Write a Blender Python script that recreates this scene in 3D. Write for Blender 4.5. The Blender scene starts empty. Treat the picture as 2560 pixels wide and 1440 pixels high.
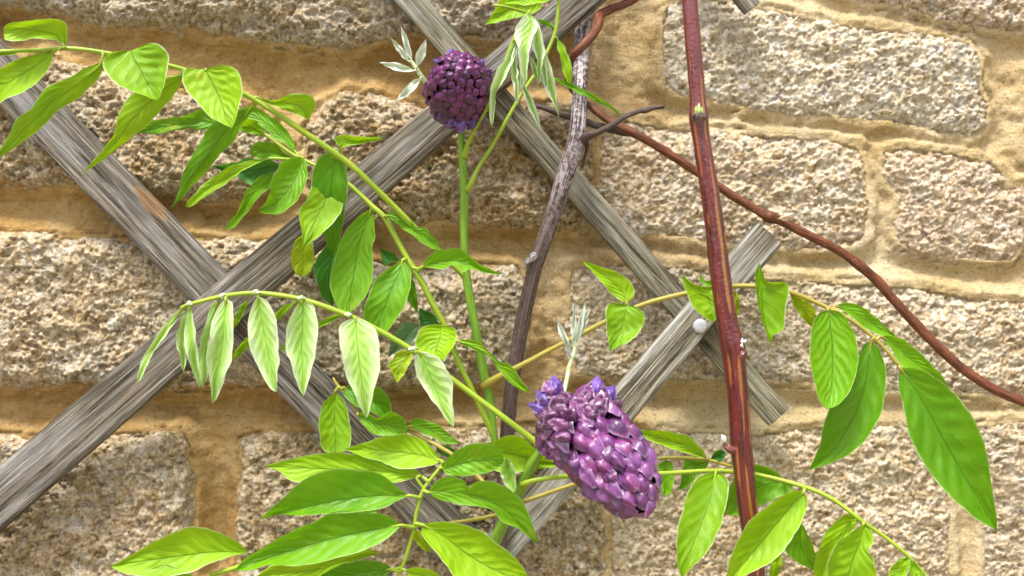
import bpy, math, random
import numpy as np
from mathutils import Vector, Matrix

# ------------------------------------------------------------------ camera, sky, sun, exposure
SC = bpy.context.scene
COL = SC.collection
W, D, ZC = 0.64, 0.70, 1.25            # wall width across the frame, camera distance, eye height (metres)
cam = bpy.data.cameras.new('camera'); cam_o = bpy.data.objects.new('camera', cam); COL.objects.link(cam_o)
cam_o.location = (0, -D, ZC); cam_o.rotation_euler = (math.radians(90), 0, 0)
cam.sensor_width = 36; cam.lens = 36 * D / W; cam.clip_start = 0.01; cam.clip_end = 200
cam.dof.use_dof = True; cam.dof.focus_distance = D - 0.085; cam.dof.aperture_fstop = 9.0
SC.camera = cam_o
SUN_AZ, SUN_EL = math.radians(207), math.radians(66)
w = bpy.data.worlds.new('World'); SC.world = w; w.use_nodes = True
wn = w.node_tree.nodes; wl = w.node_tree.links; wn.clear()
wo = wn.new('ShaderNodeOutputWorld'); bg = wn.new('ShaderNodeBackground'); sky = wn.new('ShaderNodeTexSky')
hs = wn.new('ShaderNodeHueSaturation'); hs.inputs['Saturation'].default_value = 0.30
sky.sky_type = 'NISHITA'; sky.sun_disc = False; sky.sun_elevation = SUN_EL; sky.sun_rotation = SUN_AZ; sky.dust_density = 4.0
bg.inputs['Strength'].default_value = 0.10
wl.new(sky.outputs[0], hs.inputs['Color']); wl.new(hs.outputs[0], bg.inputs['Color']); wl.new(bg.outputs[0], wo.inputs[0])
sl = bpy.data.lights.new('sun', 'SUN'); sl.energy = 1.5; sl.angle = math.radians(12); sl.color = (1.0, 0.95, 0.87)
so = bpy.data.objects.new('sun', sl); COL.objects.link(so)
sdir = Vector((math.sin(SUN_AZ) * math.cos(SUN_EL), math.cos(SUN_AZ) * math.cos(SUN_EL), math.sin(SUN_EL)))
so.rotation_euler = (-sdir).to_track_quat('-Z', 'Y').to_euler(); so.location = (-1, -2, 4)
SC.view_settings.view_transform = 'Standard'; SC.view_settings.look = 'None'
SC.view_settings.exposure = 1.70; SC.view_settings.gamma = 1.0
SC.cycles.max_bounces = 6; SC.cycles.transparent_max_bounces = 4

# ------------------------------------------------------------------ helpers
RNG = random.Random(7)
def P(px, py, d):
    """photo position (2560 wide) at d metres in front of the wall plane -> world"""
    s = (D - d) / D
    return np.array([(px - 1280) / 2560 * W * s, -d, ZC - (py - 720) / 2560 * W * s])
def PA(px, py, d):
    s = (D - d) / D
    return np.stack([(px - 1280) / 2560 * W * s, -d + 0 * px, ZC - (py - 720) / 2560 * W * s], -1)
def R(rpx, d): return rpx / 2560 * W * (D - d) / D

def hash2(ix, iy, seed):
    h = (ix.astype(np.int64) * 374761393 + iy.astype(np.int64) * 668265263 + seed * 1442695041) & 0xFFFFFFFF
    h = ((h ^ (h >> 13)) * 1274126177) & 0xFFFFFFFF
    h = ((h ^ (h >> 16)) * 2246822519) & 0xFFFFFFFF
    return ((h ^ (h >> 15)) & 0xFFFFFF) / float(0xFFFFFF)
def vn(x, y, seed=0):
    ix, iy = np.floor(x), np.floor(y); fx, fy = x - ix, y - iy
    fx = fx * fx * fx * (fx * (fx * 6 - 15) + 10); fy = fy * fy * fy * (fy * (fy * 6 - 15) + 10)
    a = hash2(ix, iy, seed); b = hash2(ix + 1, iy, seed); c = hash2(ix, iy + 1, seed); e = hash2(ix + 1, iy + 1, seed)
    return (a + (b - a) * fx) * (1 - fy) + (c + (e - c) * fx) * fy - 0.5
def fbm(x, y, seed=0, o=4, g=0.5):
    s, a = 0, 1.0
    for k in range(o):
        s = s + a * vn(x * 2 ** k + 17.3 * k, y * 2 ** k - 9.1 * k, seed + k); a *= g
    return s
def worley(x, y, seed=0):
    ix, iy = np.floor(x), np.floor(y); best = np.full(x.shape, 9.0)
    for dx in (-1, 0, 1):
        for dy in (-1, 0, 1):
            cx, cy = ix + dx, iy + dy
            px = cx + hash2(cx, cy, seed); py = cy + hash2(cx, cy, seed + 5)
            best = np.minimum(best, (px - x) ** 2 + (py - y) ** 2)
    return np.sqrt(best)
def sdf(px, py, poly):
    """signed distance in photo pixels, positive inside"""
    n = len(poly); dmin = np.full(px.shape, 1e18); ins = np.zeros(px.shape, bool)
    for i in range(n):
        x0, y0 = poly[i]; x1, y1 = poly[(i + 1) % n]
        ex, ey = x1 - x0, y1 - y0
        t = np.clip(((px - x0) * ex + (py - y0) * ey) / (ex * ex + ey * ey + 1e-9), 0, 1)
        dmin = np.minimum(dmin, (px - x0 - t * ex) ** 2 + (py - y0 - t * ey) ** 2)
        c = ((y0 > py) != (y1 > py)) & (px < (x1 - x0) * (py - y0) / ((y1 - y0) if y1 != y0 else 1e-9) + x0)
        ins ^= c
    return np.where(ins, 1, -1) * np.sqrt(dmin)
def smooth(a, b, x):
    t = np.clip((x - a) / (b - a), 0, 1); return t * t * (3 - 2 * t)

ORG = {}
def org(o): return ORG.get(o.name, np.zeros(3)) if o else np.zeros(3)
def mk(name, verts, faces, mat, parent=None, uv=None, sm=True, origin=None):
    """one mesh object from world-space vertices; uv = one pair per vertex"""
    verts = np.asarray(verts, float).reshape(-1, 3)
    if origin is None: origin = np.array([verts[:, 0].mean(), verts[:, 1].mean(), verts[:, 2].mean()])
    me = bpy.data.meshes.new(name)
    me.from_pydata((verts - origin).tolist(), [], faces if isinstance(faces, list) else faces.tolist())
    if uv is not None:
        lay = me.uv_layers.new(name='UVMap')
        li = np.empty(len(me.loops), int); me.loops.foreach_get('vertex_index', li)
        lay.data.foreach_set('uv', np.asarray(uv, float)[li].ravel())
    if sm: me.polygons.foreach_set('use_smooth', [True] * len(me.polygons))
    if mat: me.materials.append(mat)
    me.update()
    o = bpy.data.objects.new(name, me); COL.objects.link(o)
    ORG[o.name] = origin
    if parent: o.parent = parent
    o.location = (origin - org(parent)).tolist()
    return o
def empty(name, at):
    o = bpy.data.objects.new(name, None); COL.objects.link(o); o.empty_display_size = 0.02
    o.location = list(at); ORG[o.name] = np.asarray(at, float); return o
def tag(o, label=None, cat=None, group=None, kind=None):
    for k, v in (('label', label), ('category', cat), ('group', group), ('kind', kind)):
        if v: o[k] = v
    return o
def gridfaces(nr, nc):
    r = np.arange(nr - 1)[:, None]; c = np.arange(nc - 1)[None, :]
    a = r * nc + c
    return np.stack([a, a + 1, a + nc + 1, a + nc], -1).reshape(-1, 4)
def spline(pts, n):
    """Catmull-Rom through pts (any dimension), n samples evenly along the length"""
    p = np.asarray(pts, float)
    if len(p) == 2: return p[0] + (p[1] - p[0]) * np.linspace(0, 1, n)[:, None]
    q = np.vstack([2 * p[0] - p[1], p, 2 * p[-1] - p[-2]]); out = []
    for i in range(1, len(q) - 2):
        t = np.linspace(0, 1, 14, endpoint=False)[:, None]
        a, b, c, e = q[i - 1], q[i], q[i + 1], q[i + 2]
        out.append(0.5 * (2 * b + (c - a) * t + (2 * a - 5 * b + 4 * c - e) * t ** 2 + (3 * b - a - 3 * c + e) * t ** 3))
    out = np.vstack(out + [p[-1:]])
    L = np.r_[0, np.cumsum(np.linalg.norm(np.diff(out[:, :2], axis=0), axis=1))]
    s = np.linspace(0, L[-1], n)
    return np.stack([np.interp(s, L, out[:, k]) for k in range(out.shape[1])], -1)
def tube(pts, n=60, m=12, bump=0.0, seed=1, caps=True):
    """pts: (px, py, d_mm, radius_px). Returns verts, faces, uv (angle, metres along)"""
    s = spline(pts, n); C = PA(s[:, 0], s[:, 1], s[:, 2] / 1000); r = np.array([R(a, b / 1000) for a, b in zip(s[:, 3], s[:, 2])])
    T = np.gradient(C, axis=0); T /= np.linalg.norm(T, axis=1)[:, None] + 1e-12
    ref = np.array([0, -1.0, 0]); X = np.cross(T, ref); X /= np.linalg.norm(X, axis=1)[:, None] + 1e-9
    Y = np.cross(X, T)
    L = np.r_[0, np.cumsum(np.linalg.norm(np.diff(C, axis=0), axis=1))]
    a = np.linspace(0, 2 * np.pi, m + 1)
    rr = r[:, None] * np.ones(m + 1)
    if bump:
        aa = a % (2 * np.pi)
        rr = rr * (1 + bump * fbm(L[:, None] * 120 + 0 * aa, 3 * np.cos(aa)[None] + 2.2 * np.sin(aa)[None] + L[:, None] * 20, seed, 3))
    V = C[:, None] + rr[..., None] * (np.cos(a)[None, :, None] * X[:, None] + np.sin(a)[None, :, None] * Y[:, None])
    uv = np.stack([np.broadcast_to(a / (2 * np.pi), (n, m + 1)), np.broadcast_to(L[:, None], (n, m + 1))], -1).reshape(-1, 2)
    F = gridfaces(n, m + 1).tolist(); V = V.reshape(-1, 3)
    if caps:
        k = len(V); V = np.vstack([V, C[0] - T[0] * r[0] * .4, C[-1] + T[-1] * r[-1] * .4]); uv = np.vstack([uv, [0.5, 0], [0.5, L[-1]]])
        for j in range(m):
            F.append([k, j + 1, j]); F.append([k + 1, (n - 1) * (m + 1) + j, (n - 1) * (m + 1) + j + 1])
    return V, F, uv

# ------------------------------------------------------------------ materials
class NT:
    def __init__(s, name):
        s.m = bpy.data.materials.new(name); s.m.use_nodes = True; s.t = s.m.node_tree; s.t.nodes.clear()
        s.out = s.t.nodes.new('ShaderNodeOutputMaterial')
    def n(s, typ, **k):
        x = s.t.nodes.new(typ)
        for a, b in k.items(): setattr(x, a, b)
        return x
    def set(s, sock, v):
        if hasattr(v, 'is_output'): s.t.links.new(v, sock)
        elif v is not None: sock.default_value = v
    def math(s, op, a, b=None, c=None, clamp=False):
        x = s.n('ShaderNodeMath', operation=op, use_clamp=clamp)
        for i, v in enumerate((a, b, c)): s.set(x.inputs[i], v)
        return x.outputs[0]
    def ramp(s, f, stops, interp='LINEAR'):
        x = s.n('ShaderNodeValToRGB'); x.color_ramp.interpolation = interp; e = x.color_ramp.elements
        while len(e) < len(stops): e.new(0.5)
        for q, (p, c) in zip(e, stops): q.position = p; q.color = (c if isinstance(c, tuple) else (c, c, c)) + (1,)
        s.set(x.inputs[0], f); return x.outputs[0]
    def rng(s, f, a, b, c=0.0, e=1.0):
        x = s.n('ShaderNodeMapRange', interpolation_type='SMOOTHSTEP')
        for i, v in enumerate((f, a, b, c, e)): s.set(x.inputs[i], v)
        return x.outputs[0]
    def mix(s, f, a, b, mode='MIX'):
        x = s.n('ShaderNodeMix', data_type='RGBA', blend_type=mode)
        s.set(x.inputs['Factor'], f)
        for sock, v in ((x.inputs['A'], a), (x.inputs['B'], b)):
            pass
        A = [i for i in x.inputs if i.name == 'A' and i.type == 'RGBA'][0]; B = [i for i in x.inputs if i.name == 'B' and i.type == 'RGBA'][0]
        s.set(A, a + (1,) if isinstance(a, tuple) else a); s.set(B, b + (1,) if isinstance(b, tuple) else b)
        return [o for o in x.outputs if o.type == 'RGBA'][0]
    def noise(s, vec, scale, detail=4, rough=0.55, col=False):
        x = s.n('ShaderNodeTexNoise'); s.set(x.inputs['Vector'], vec); x.inputs['Scale'].default_value = scale
        x.inputs['Detail'].default_value = detail; x.inputs['Roughness'].default_value = rough
        return x.outputs['Color' if col else 'Fac']
    def vor(s, vec, scale, feat='F1', out='Distance'):
        x = s.n('ShaderNodeTexVoronoi', feature=feat); s.set(x.inputs['Vector'], vec); x.inputs['Scale'].default_value = scale
        return x.outputs[out]
    def scale(s, vec, v):
        x = s.n('ShaderNodeMapping'); s.set(x.inputs['Vector'], vec); x.inputs['Scale'].default_value = v; return x.outputs[0]
    def bump(s, h, dist, strength=1.0, nrm=None):
        x = s.n('ShaderNodeBump'); x.inputs['Distance'].default_value = dist; x.inputs['Strength'].default_value = strength
        s.set(x.inputs['Height'], h); s.set(x.inputs['Normal'], nrm); return x.outputs[0]
    def bsdf(s, col, rough=0.6, spec=0.5, nrm=None, **k):
        x = s.n('ShaderNodeBsdfPrincipled'); s.set(x.inputs['Base Color'], col + (1,) if isinstance(col, tuple) else col)
        s.set(x.inputs['Roughness'], rough); s.set(x.inputs['Specular IOR Level'], spec); s.set(x.inputs['Normal'], nrm)
        for a, b in k.items(): s.set(x.inputs[a.replace('_', ' ')], b)
        return x.outputs[0]
    def done(s, sh): s.t.links.new(sh, s.out.inputs[0]); return s.m
    def pos(s): return s.n('ShaderNodeNewGeometry').outputs['Position']
    def uv(s): return s.n('ShaderNodeUVMap', uv_map='UVMap').outputs[0]
    def attr(s, name):
        x = s.n('ShaderNodeAttribute', attribute_type='OBJECT', attribute_name=name); return x

def mat_stone():
    t = NT('rough_stone'); p = t.pos(); tint = t.attr('tint').outputs['Color']; dirt = t.attr('dirt').outputs['Fac']
    wv = t.n('ShaderNodeVectorMath', operation='ADD'); off = t.n('ShaderNodeVectorMath', operation='SCALE'); off.inputs['Scale'].default_value = 0.0022
    t.set(off.inputs[0], t.noise(p, 500, 2, 0.5, True)); t.set(wv.inputs[0], p); t.set(wv.inputs[1], off.outputs[0]); q = wv.outputs[0]
    n1 = t.noise(p, 250, 6, 0.72); n2 = t.noise(p, 800, 4, 0.65); n3 = t.noise(p, 34, 5, 0.65)
    sx = t.n('ShaderNodeSeparateColor'); t.set(sx.inputs[0], t.vor(q, 330, 'F1', 'Color')); g1 = sx.outputs[0]
    sy = t.n('ShaderNodeSeparateColor'); t.set(sy.inputs[0], t.vor(q, 620, 'F1', 'Color')); g2 = sy.outputs[1]
    k = t.math('ADD', t.math('ADD', t.math('MULTIPLY', n1, 0.80), t.math('MULTIPLY', g1, 0.20)), t.math('MULTIPLY', g2, 0.20))
    k = t.math('ADD', t.math('ADD', t.math('SUBTRACT', k, 0.02), t.attr('pale').outputs['Fac']), t.math('MULTIPLY', t.math('SUBTRACT', n2, 0.5), 0.40))
    c = t.ramp(k, [(0.26, (0.11, 0.070, 0.034)), (0.38, (0.29, 0.205, 0.11)), (0.49, (0.46, 0.355, 0.205)), (0.60, (0.60, 0.50, 0.345)), (0.72, (0.80, 0.74, 0.63))])
    grey = t.math('MULTIPLY', t.rng(t.noise(p, 90, 4, 0.6), 0.52, 0.66), 0.38)
    c = t.mix(grey, c, t.ramp(k, [(0.25, (0.05, 0.05, 0.05)), (0.45, (0.30, 0.29, 0.28)), (0.70, (0.82, 0.82, 0.82))]))
    och = t.ramp(n3, [(0.42, 0.0), (0.60, 1.0)])
    c = t.mix(t.math('MULTIPLY', och, t.math('MULTIPLY', dirt, 0.8)), c, t.ramp(k, [(0.25, (0.10, 0.055, 0.015)), (0.5, (0.36, 0.22, 0.075)), (0.72, (0.62, 0.46, 0.24))]))
    spk = t.math('MULTIPLY', t.rng(g1, 0.90, 0.93), t.rng(n1, 0.36, 0.46))
    c = t.mix(t.math('MULTIPLY', spk, 0.4), c, (0.07, 0.06, 0.065))
    lich = t.math('MULTIPLY', t.rng(t.noise(p, 62, 6, 0.75), 0.57, 0.66), 0.45)
    c = t.mix(lich, c, t.ramp(k, [(0.3, (0.25, 0.22, 0.18)), (0.5, (0.80, 0.78, 0.73)), (0.7, (0.88, 0.87, 0.84))]))
    c = t.mix(1.0, c, tint, 'MULTIPLY')
    h = t.math('ADD', t.math('MULTIPLY', n1, 0.8), t.math('ADD', t.math('MULTIPLY', n2, 0.5), t.math('MULTIPLY', g1, 0.25)))
    return t.done(t.bsdf(c, 0.92, 0.25, t.bump(h, 0.0028, 1.0)))
def mat_mortar():
    t = NT('lime_mortar'); p = t.pos()
    n1 = t.noise(p, 20, 6, 0.65); n2 = t.noise(p, 640, 4, 0.75); n3 = t.noise(t.scale(p, (0.7, 1, 1.6)), 48, 5, 0.68); n4 = t.noise(p, 170, 5, 0.7)
    sg = t.n('ShaderNodeSeparateColor'); t.set(sg.inputs[0], t.vor(p, 800, 'F1', 'Color')); gr = sg.outputs[0]
    sep = t.n('ShaderNodeSeparateXYZ'); t.set(sep.inputs[0], p)
    pale = t.rng(t.math('ADD', sep.outputs[0], t.math('MULTIPLY', t.math('SUBTRACT', n1, 0.5), 0.25)), -0.06, 0.14)  # mortar colour turns paler towards the right, edge broken by noise
    a = t.ramp(n1, [(0.34, (0.42, 0.245, 0.078)), (0.48, (0.55, 0.35, 0.13)), (0.66, (0.68, 0.48, 0.23))])
    b = t.ramp(n1, [(0.30, (0.58, 0.41, 0.18)), (0.5, (0.68, 0.52, 0.28)), (0.7, (0.78, 0.65, 0.43))])
    c = t.mix(pale, a, b)
    c = t.mix(t.math('MULTIPLY', t.rng(n3, 0.56, 0.70, 0, 0.35), t.math('SUBTRACT', 1.0, t.math('MULTIPLY', pale, 0.7))), c, (0.24, 0.125, 0.035))
    c = t.mix(t.rng(n4, 0.52, 0.68, 0, 0.35), c, (0.72, 0.57, 0.34))
    c = t.mix(t.rng(n4, 0.32, 0.42, 0.35, 0), c, (0.26, 0.15, 0.05))
    c = t.mix(t.math('MULTIPLY', t.rng(gr, 0.84, 0.88, 0, 0.5), t.math('ADD', 0.15, t.math('MULTIPLY', pale, 0.6))), c, (0.78, 0.67, 0.48))
    c = t.mix(t.rng(gr, 0.06, 0.10, 0.4, 0), c, (0.24, 0.14, 0.06))
    c = t.mix(t.rng(n2, 0.30, 0.42, 0.4, 0), c, (0.20, 0.115, 0.04))
    st = t.noise(t.scale(p, (0.25, 1, 3.2)), 90, 4, 0.7)
    c = t.mix(t.math('MULTIPLY', t.rng(st, 0.53, 0.62), t.math('SUBTRACT', 0.38, t.math('MULTIPLY', pale, 0.25))), c, (0.30, 0.165, 0.05))
    h = t.math('ADD', t.math('MULTIPLY', n2, 1.1), t.math('ADD', t.math('MULTIPLY', t.math('ADD', n3, st), 0.6), t.math('ADD', t.math('MULTIPLY', n4, 1.0), t.math('MULTIPLY', gr, 0.18))))
    return t.done(t.bsdf(c, 0.95, 0.2, t.bump(h, 0.0026, 0.9)))
def mat_wood():
    t = NT('weathered_wood'); u = t.uv(); tint = t.attr('tint').outputs['Color']; p = t.pos()
    s1 = t.noise(t.scale(u, (1150, 26, 1)), 1, 5, 0.65); s2 = t.noise(t.scale(u, (300, 7, 1)), 1, 5, 0.7); s3 = t.noise(t.scale(u, (70, 16, 1)), 1, 4, 0.65); s4 = t.noise(t.scale(u, (520, 9, 1)), 1, 3, 0.6)
    c = t.ramp(s2, [(0.30, (0.060, 0.048, 0.036)), (0.43, (0.18, 0.152, 0.112)), (0.54, (0.35, 0.315, 0.25)), (0.66, (0.58, 0.55, 0.49))])
    c = t.mix(t.rng(s1, 0.53, 0.66, 0, 0.65), c, (0.085, 0.068, 0.048))
    c = t.mix(t.rng(s1, 0.34, 0.44, 0.45, 0), c, (0.60, 0.58, 0.53))
    c = t.mix(t.rng(s3, 0.54, 0.68, 0, 0.55), c, (0.27, 0.175, 0.085))
    c = t.mix(t.rng(s3, 0.30, 0.42, 0.4, 0), c, (0.19, 0.19, 0.085))
    crack = t.rng(t.math('ABSOLUTE', t.math('SUBTRACT', s4, 0.5)), 0.010, 0.032, 1, 0)
    crack = t.math('MULTIPLY', crack, t.rng(t.noise(t.scale(u, (90, 9, 1)), 1, 2), 0.42, 0.52))
    c = t.mix(t.math('MULTIPLY', crack, 0.85), c, (0.03, 0.024, 0.018))
    c = t.mix(t.rng(t.noise(p, 900, 3, 0.7), 0.58, 0.72, 0, 0.35), c, (0.62, 0.60, 0.55))
    s5 = t.noise(t.scale(u, (45, 7, 1)), 1, 3, 0.6)
    c = t.mix(t.rng(s5, 0.50, 0.64, 0, 0.6), c, t.mix(s1, (0.42, 0.41, 0.40), (0.72, 0.71, 0.69)))
    vd = t.n('ShaderNodeVectorMath', operation='DISTANCE'); mp = t.n('ShaderNodeMapping'); mp.vector_type = 'POINT'
    cc = P(378, 508, 0.028); vs = t.n('ShaderNodeVectorMath', operation='SUBTRACT'); t.set(vs.inputs[0], p); vs.inputs[1].default_value = tuple(cc)
    ro = t.n('ShaderNodeVectorRotate', rotation_type='Y_AXIS'); t.set(ro.inputs['Vector'], vs.outputs[0]); ro.inputs['Angle'].default_value = math.radians(-45.5)
    mp.inputs['Scale'].default_value = (1, 1, 3.2); t.set(mp.inputs['Vector'], ro.outputs[0]); t.set(vd.inputs[0], mp.outputs[0]); vd.inputs[1].default_value = (0, 0, 0)
    torn = t.rng(t.math('ADD', vd.outputs['Value'], t.math('MULTIPLY', t.math('SUBTRACT', s2, 0.5), 0.016)), 0.0125, 0.0145, 1, 0)
    c = t.mix(t.math('MULTIPLY', torn, 0.8), c, t.mix(s1, (0.62, 0.40, 0.20), (0.42, 0.22, 0.10)))
    c = t.mix(1.0, c, tint, 'MULTIPLY')
    h = t.math('SUBTRACT', t.math('SUBTRACT', s2, t.math('MULTIPLY', t.rng(s1, 0.48, 0.64), 0.6)), t.math('MULTIPLY', crack, 0.9))
    return t.done(t.bsdf(c, 0.85, 0.2, t.bump(h, 0.0016, 0.9)))
def mat_leaf(name, deep, light, trans, rim, rimw=0.07, fuzz=0.0, gloss=0.42, tw=0.35):
    t = NT(name); u = t.uv(); p = t.pos(); sep = t.n('ShaderNodeSeparateXYZ'); t.set(sep.inputs[0], u)
    U, V = sep.outputs[0], sep.outputs[1]
    rnd = t.attr('shade').outputs['Fac']
    a = t.math('MULTIPLY', t.math('ABSOLUTE', t.math('SUBTRACT', U, 0.5)), 2)
    wob = t.math('MULTIPLY', t.math('SUBTRACT', t.noise(p, 70, 3), 0.5), 0.22)
    ph = t.math('MULTIPLY', t.math('ADD', t.math('SUBTRACT', V, t.math('MULTIPLY', t.math('POWER', a, 0.85), 0.30)), wob), t.math('ADD', 6.0, t.math('MULTIPLY', rnd, 3.0)))
    fr = t.math('ABSOLUTE', t.math('SUBTRACT', t.math('FRACT', ph), 0.5))          # 0 on a vein
    fade = t.rng(a, 0.75, 0.98, 1, 0)
    lat = t.math('MULTIPLY', t.rng(fr, 0.008, 0.045, 1, 0), fade)
    mid = t.rng(a, 0.016, 0.045, 1, 0)
    fine = t.vor(p, 1500, 'DISTANCE_TO_EDGE')
    n = t.noise(p, 75, 4, 0.6); n2 = t.noise(p, 500, 3)
    c = t.mix(t.rng(t.math('ADD', t.math('MULTIPLY', n, 0.8), t.math('MULTIPLY', rnd, 0.62)), 0.34, 0.92), deep, light)
    if fuzz:
        fz = t.math('MULTIPLY', t.rng(t.math('ADD', a, t.math('MULTIPLY', t.math('SUBTRACT', n2, 0.5), 0.30)), 0.25, 0.85, 0.16, 1), fuzz)
        fz = t.math('MULTIPLY', fz, t.math('SUBTRACT', 1.0, t.math('MULTIPLY', lat, 0.45)))
        c = t.mix(fz, c, rim)
        c = t.mix(t.math('MULTIPLY', mid, 0.85), c, (deep[0] * .8, deep[1] * .85, deep[2] * .6))
    else:
        c = t.mix(t.math('MULTIPLY', t.math('MULTIPLY', lat, t.rng(a, 0.1, 0.8, 1, 0.25)), 0.42), c, (deep[0] * .55, deep[1] * .6, deep[2] * .5))
        c = t.mix(t.math('MULTIPLY', mid, 0.75), c, (deep[0] * .4, deep[1] * .55, deep[2] * .5))
        c = t.mix(t.rng(n2, 0.62, 0.8, 0, 0.18), c, (deep[0] * .6, deep[1] * .7, deep[2]))
    blem = t.math('MULTIPLY', t.rng(t.noise(p, 42, 4, 0.7), 0.64, 0.72), 0.45)
    c = t.mix(blem, c, (0.40, 0.40, 0.03))
    spot = t.math('MULTIPLY', t.rng(t.vor(p, 95), 0.05, 0.08, 1, 0), t.rng(t.noise(p, 30, 2), 0.55, 0.6))
    c = t.mix(t.math('MULTIPLY', spot, 0.6), c, (0.16, 0.12, 0.03))
    tert = t.rng(t.vor(p, 620, 'DISTANCE_TO_EDGE'), 0.03, 0.10, 1, 0)
    c = t.mix(t.math('MULTIPLY', tert, 0.16), c, (min(1, light[0] * 1.3), min(1, light[1] * 1.15), light[2] * 2))
    edge = t.rng(t.math('ADD', a, t.math('MULTIPLY', t.math('SUBTRACT', n2, 0.5), 0.10)), 1 - rimw, 1.0)
    c = t.mix(t.math('MULTIPLY', edge, t.rng(t.noise(p, 90, 3), 0.35, 0.6, 0.35, 0.9)), c, rim)
    quilt = t.math('POWER', t.math('MULTIPLY', fr, 2), 0.7)
    h = t.math('ADD', t.math('MULTIPLY', t.math('MULTIPLY', quilt, fade), 0.9), t.math('ADD', t.math('MULTIPLY', mid, -0.5), t.math('MULTIPLY', t.math('MINIMUM', fine, 0.12), 0.9)))
    nb = t.bump(h, 0.0006, 0.6, None)
    d = t.bsdf(c, gloss, 0.33, nb)
    tr = t.n('ShaderNodeBsdfTranslucent'); t.set(tr.inputs['Color'], t.mix(t.math('MULTIPLY', t.math('ADD', lat, mid), 0.35), trans, (trans[0] * .45, trans[1] * .55, trans[2]))); t.set(tr.inputs['Normal'], nb)
    m = t.n('ShaderNodeMixShader'); m.inputs[0].default_value = tw
    t.t.links.new(d, m.inputs[1]); t.t.links.new(tr.outputs[0], m.inputs[2])
    return t.done(m.outputs[0])
def mat_stem(name, c0, c1, fuzz=None, gloss=0.45):
    t = NT(name); u = t.uv(); p = t.pos()
    n = t.noise(t.scale(u, (14, 60, 1)), 1, 4); f = t.noise(p, 900, 2)
    c = t.mix(t.rng(n, 0.35, 0.65), c0, c1)
    if fuzz: c = t.mix(t.rng(f, 0.40, 0.60, 0.1, 0.7), c, fuzz)
    else: c = t.mix(t.rng(f, 0.62, 0.72, 0, 0.3), c, (min(1, c1[0] * 1.7), min(1, c1[1] * 1.5), c1[2] * 2))
    return t.done(t.bsdf(c, gloss, 0.45, t.bump(t.math('ADD', n, t.math('MULTIPLY', f, 0.5)), 0.0003, 0.5), Subsurface_Weight=0.0))
def mat_bark(name, lo, hi, silver, sil_from, sil_to, streak=(26, 30, 1)):
    t = NT(name); u = t.uv(); p = t.pos(); sep = t.n('ShaderNodeSeparateXYZ'); t.set(sep.inputs[0], u)
    n = t.noise(t.scale(u, streak), 1, 5, 0.65); f = t.noise(p, 420, 4, 0.6); b = t.noise(p, 65, 3, 0.6)
    c = t.mix(t.rng(n, 0.33, 0.66), lo, hi)
    if silver:
        skin = t.rng(t.math('ADD', sep.outputs[1], t.math('MULTIPLY', t.math('SUBTRACT', b, 0.5), 0.10)), sil_from, sil_to, 1, 0)
        pat = t.math('MULTIPLY', t.rng(t.math('ADD', t.math('MULTIPLY', f, 0.5), t.math('MULTIPLY', n, 0.5)), 0.44, 0.56), t.math('ADD', t.math('MULTIPLY', skin, 0.85), 0.08))
        c = t.mix(pat, c, silver)
    dots = t.math('MULTIPLY', t.rng(t.vor(p, 330), 0.10, 0.16, 1, 0), 0.8)
    c = t.mix(dots, c, (hi[0] * 1.8 + .06, hi[1] * 1.8 + .05, hi[2] * 1.8 + .04))
    return t.done(t.bsdf(c, 0.55, 0.4, t.bump(t.math('ADD', t.math('MULTIPLY', n, 1.0), t.math('MULTIPLY', f, 0.5)), 0.0008, 0.7)))
def mat_cane():
    t = NT('red_cane_bark'); u = t.uv(); p = t.pos(); sep = t.n('ShaderNodeSeparateXYZ'); t.set(sep.inputs[0], u)
    U, V = sep.outputs[0], sep.outputs[1]
    n = t.noise(t.scale(u, (18, 26, 1)), 1, 4, 0.6); f = t.noise(p, 520, 3); wv = t.noise(t.scale(u, (0.001, 22, 1)), 1, 3)
    c = t.mix(t.rng(n, 0.30, 0.68), (0.036, 0.003, 0.004), (0.15, 0.014, 0.013))
    c = t.mix(t.math('MULTIPLY', t.rng(V, 0.02, 0.16, 1, 0), 0.30), c, (0.26, 0.06, 0.06))          # paler waxy bloom near the tip
    def strip(u0, drift, w0, seed, col, gap):
        nonlocal c
        wob = t.math('MULTIPLY', t.math('SUBTRACT', t.noise(t.scale(u, (0.001, 16 + seed, 1)), 1, 3), 0.5), 0.10)
        cen = t.math('ADD', t.math('ADD', t.math('MULTIPLY', V, drift), u0), wob)
        dist = t.math('ABSOLUTE', t.math('SUBTRACT', U, cen))
        wid = t.math('MULTIPLY', t.rng(t.noise(t.scale(u, (0.001, 11 + seed * 3, 1)), 1, 2), gap, gap + 0.12), w0)
        m = t.rng(t.math('SUBTRACT', wid, dist), 0.0, 0.010)
        rimm = t.math('MULTIPLY', t.rng(t.math('SUBTRACT', t.math('ADD', wid, 0.012), dist), 0.0, 0.008), t.rng(wid, 0.005, 0.012))
        c = t.mix(t.math('MULTIPLY', rimm, 0.8), c, (0.34, 0.075, 0.02)); c = t.mix(m, c, col)
    strip(0.345, -0.30, 0.022, 0.0, (0.22, 0.135, 0.026), 0.43)
    strip(0.12, 0.05, 0.015, 2.3, (0.26, 0.11, 0.03), 0.46)
    strip(0.43, -0.1, 0.016, 5.1, (0.30, 0.14, 0.03), 0.48)
    c = t.mix(t.math('MULTIPLY', t.rng(t.vor(p, 260), 0.06, 0.10, 1, 0), 0.5), c, (0.45, 0.25, 0.2))
    return t.done(t.bsdf(c, 0.2, 0.9, t.bump(t.math('ADD', n, t.math('MULTIPLY', f, 0.4)), 0.0012, 0.8)))
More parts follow.
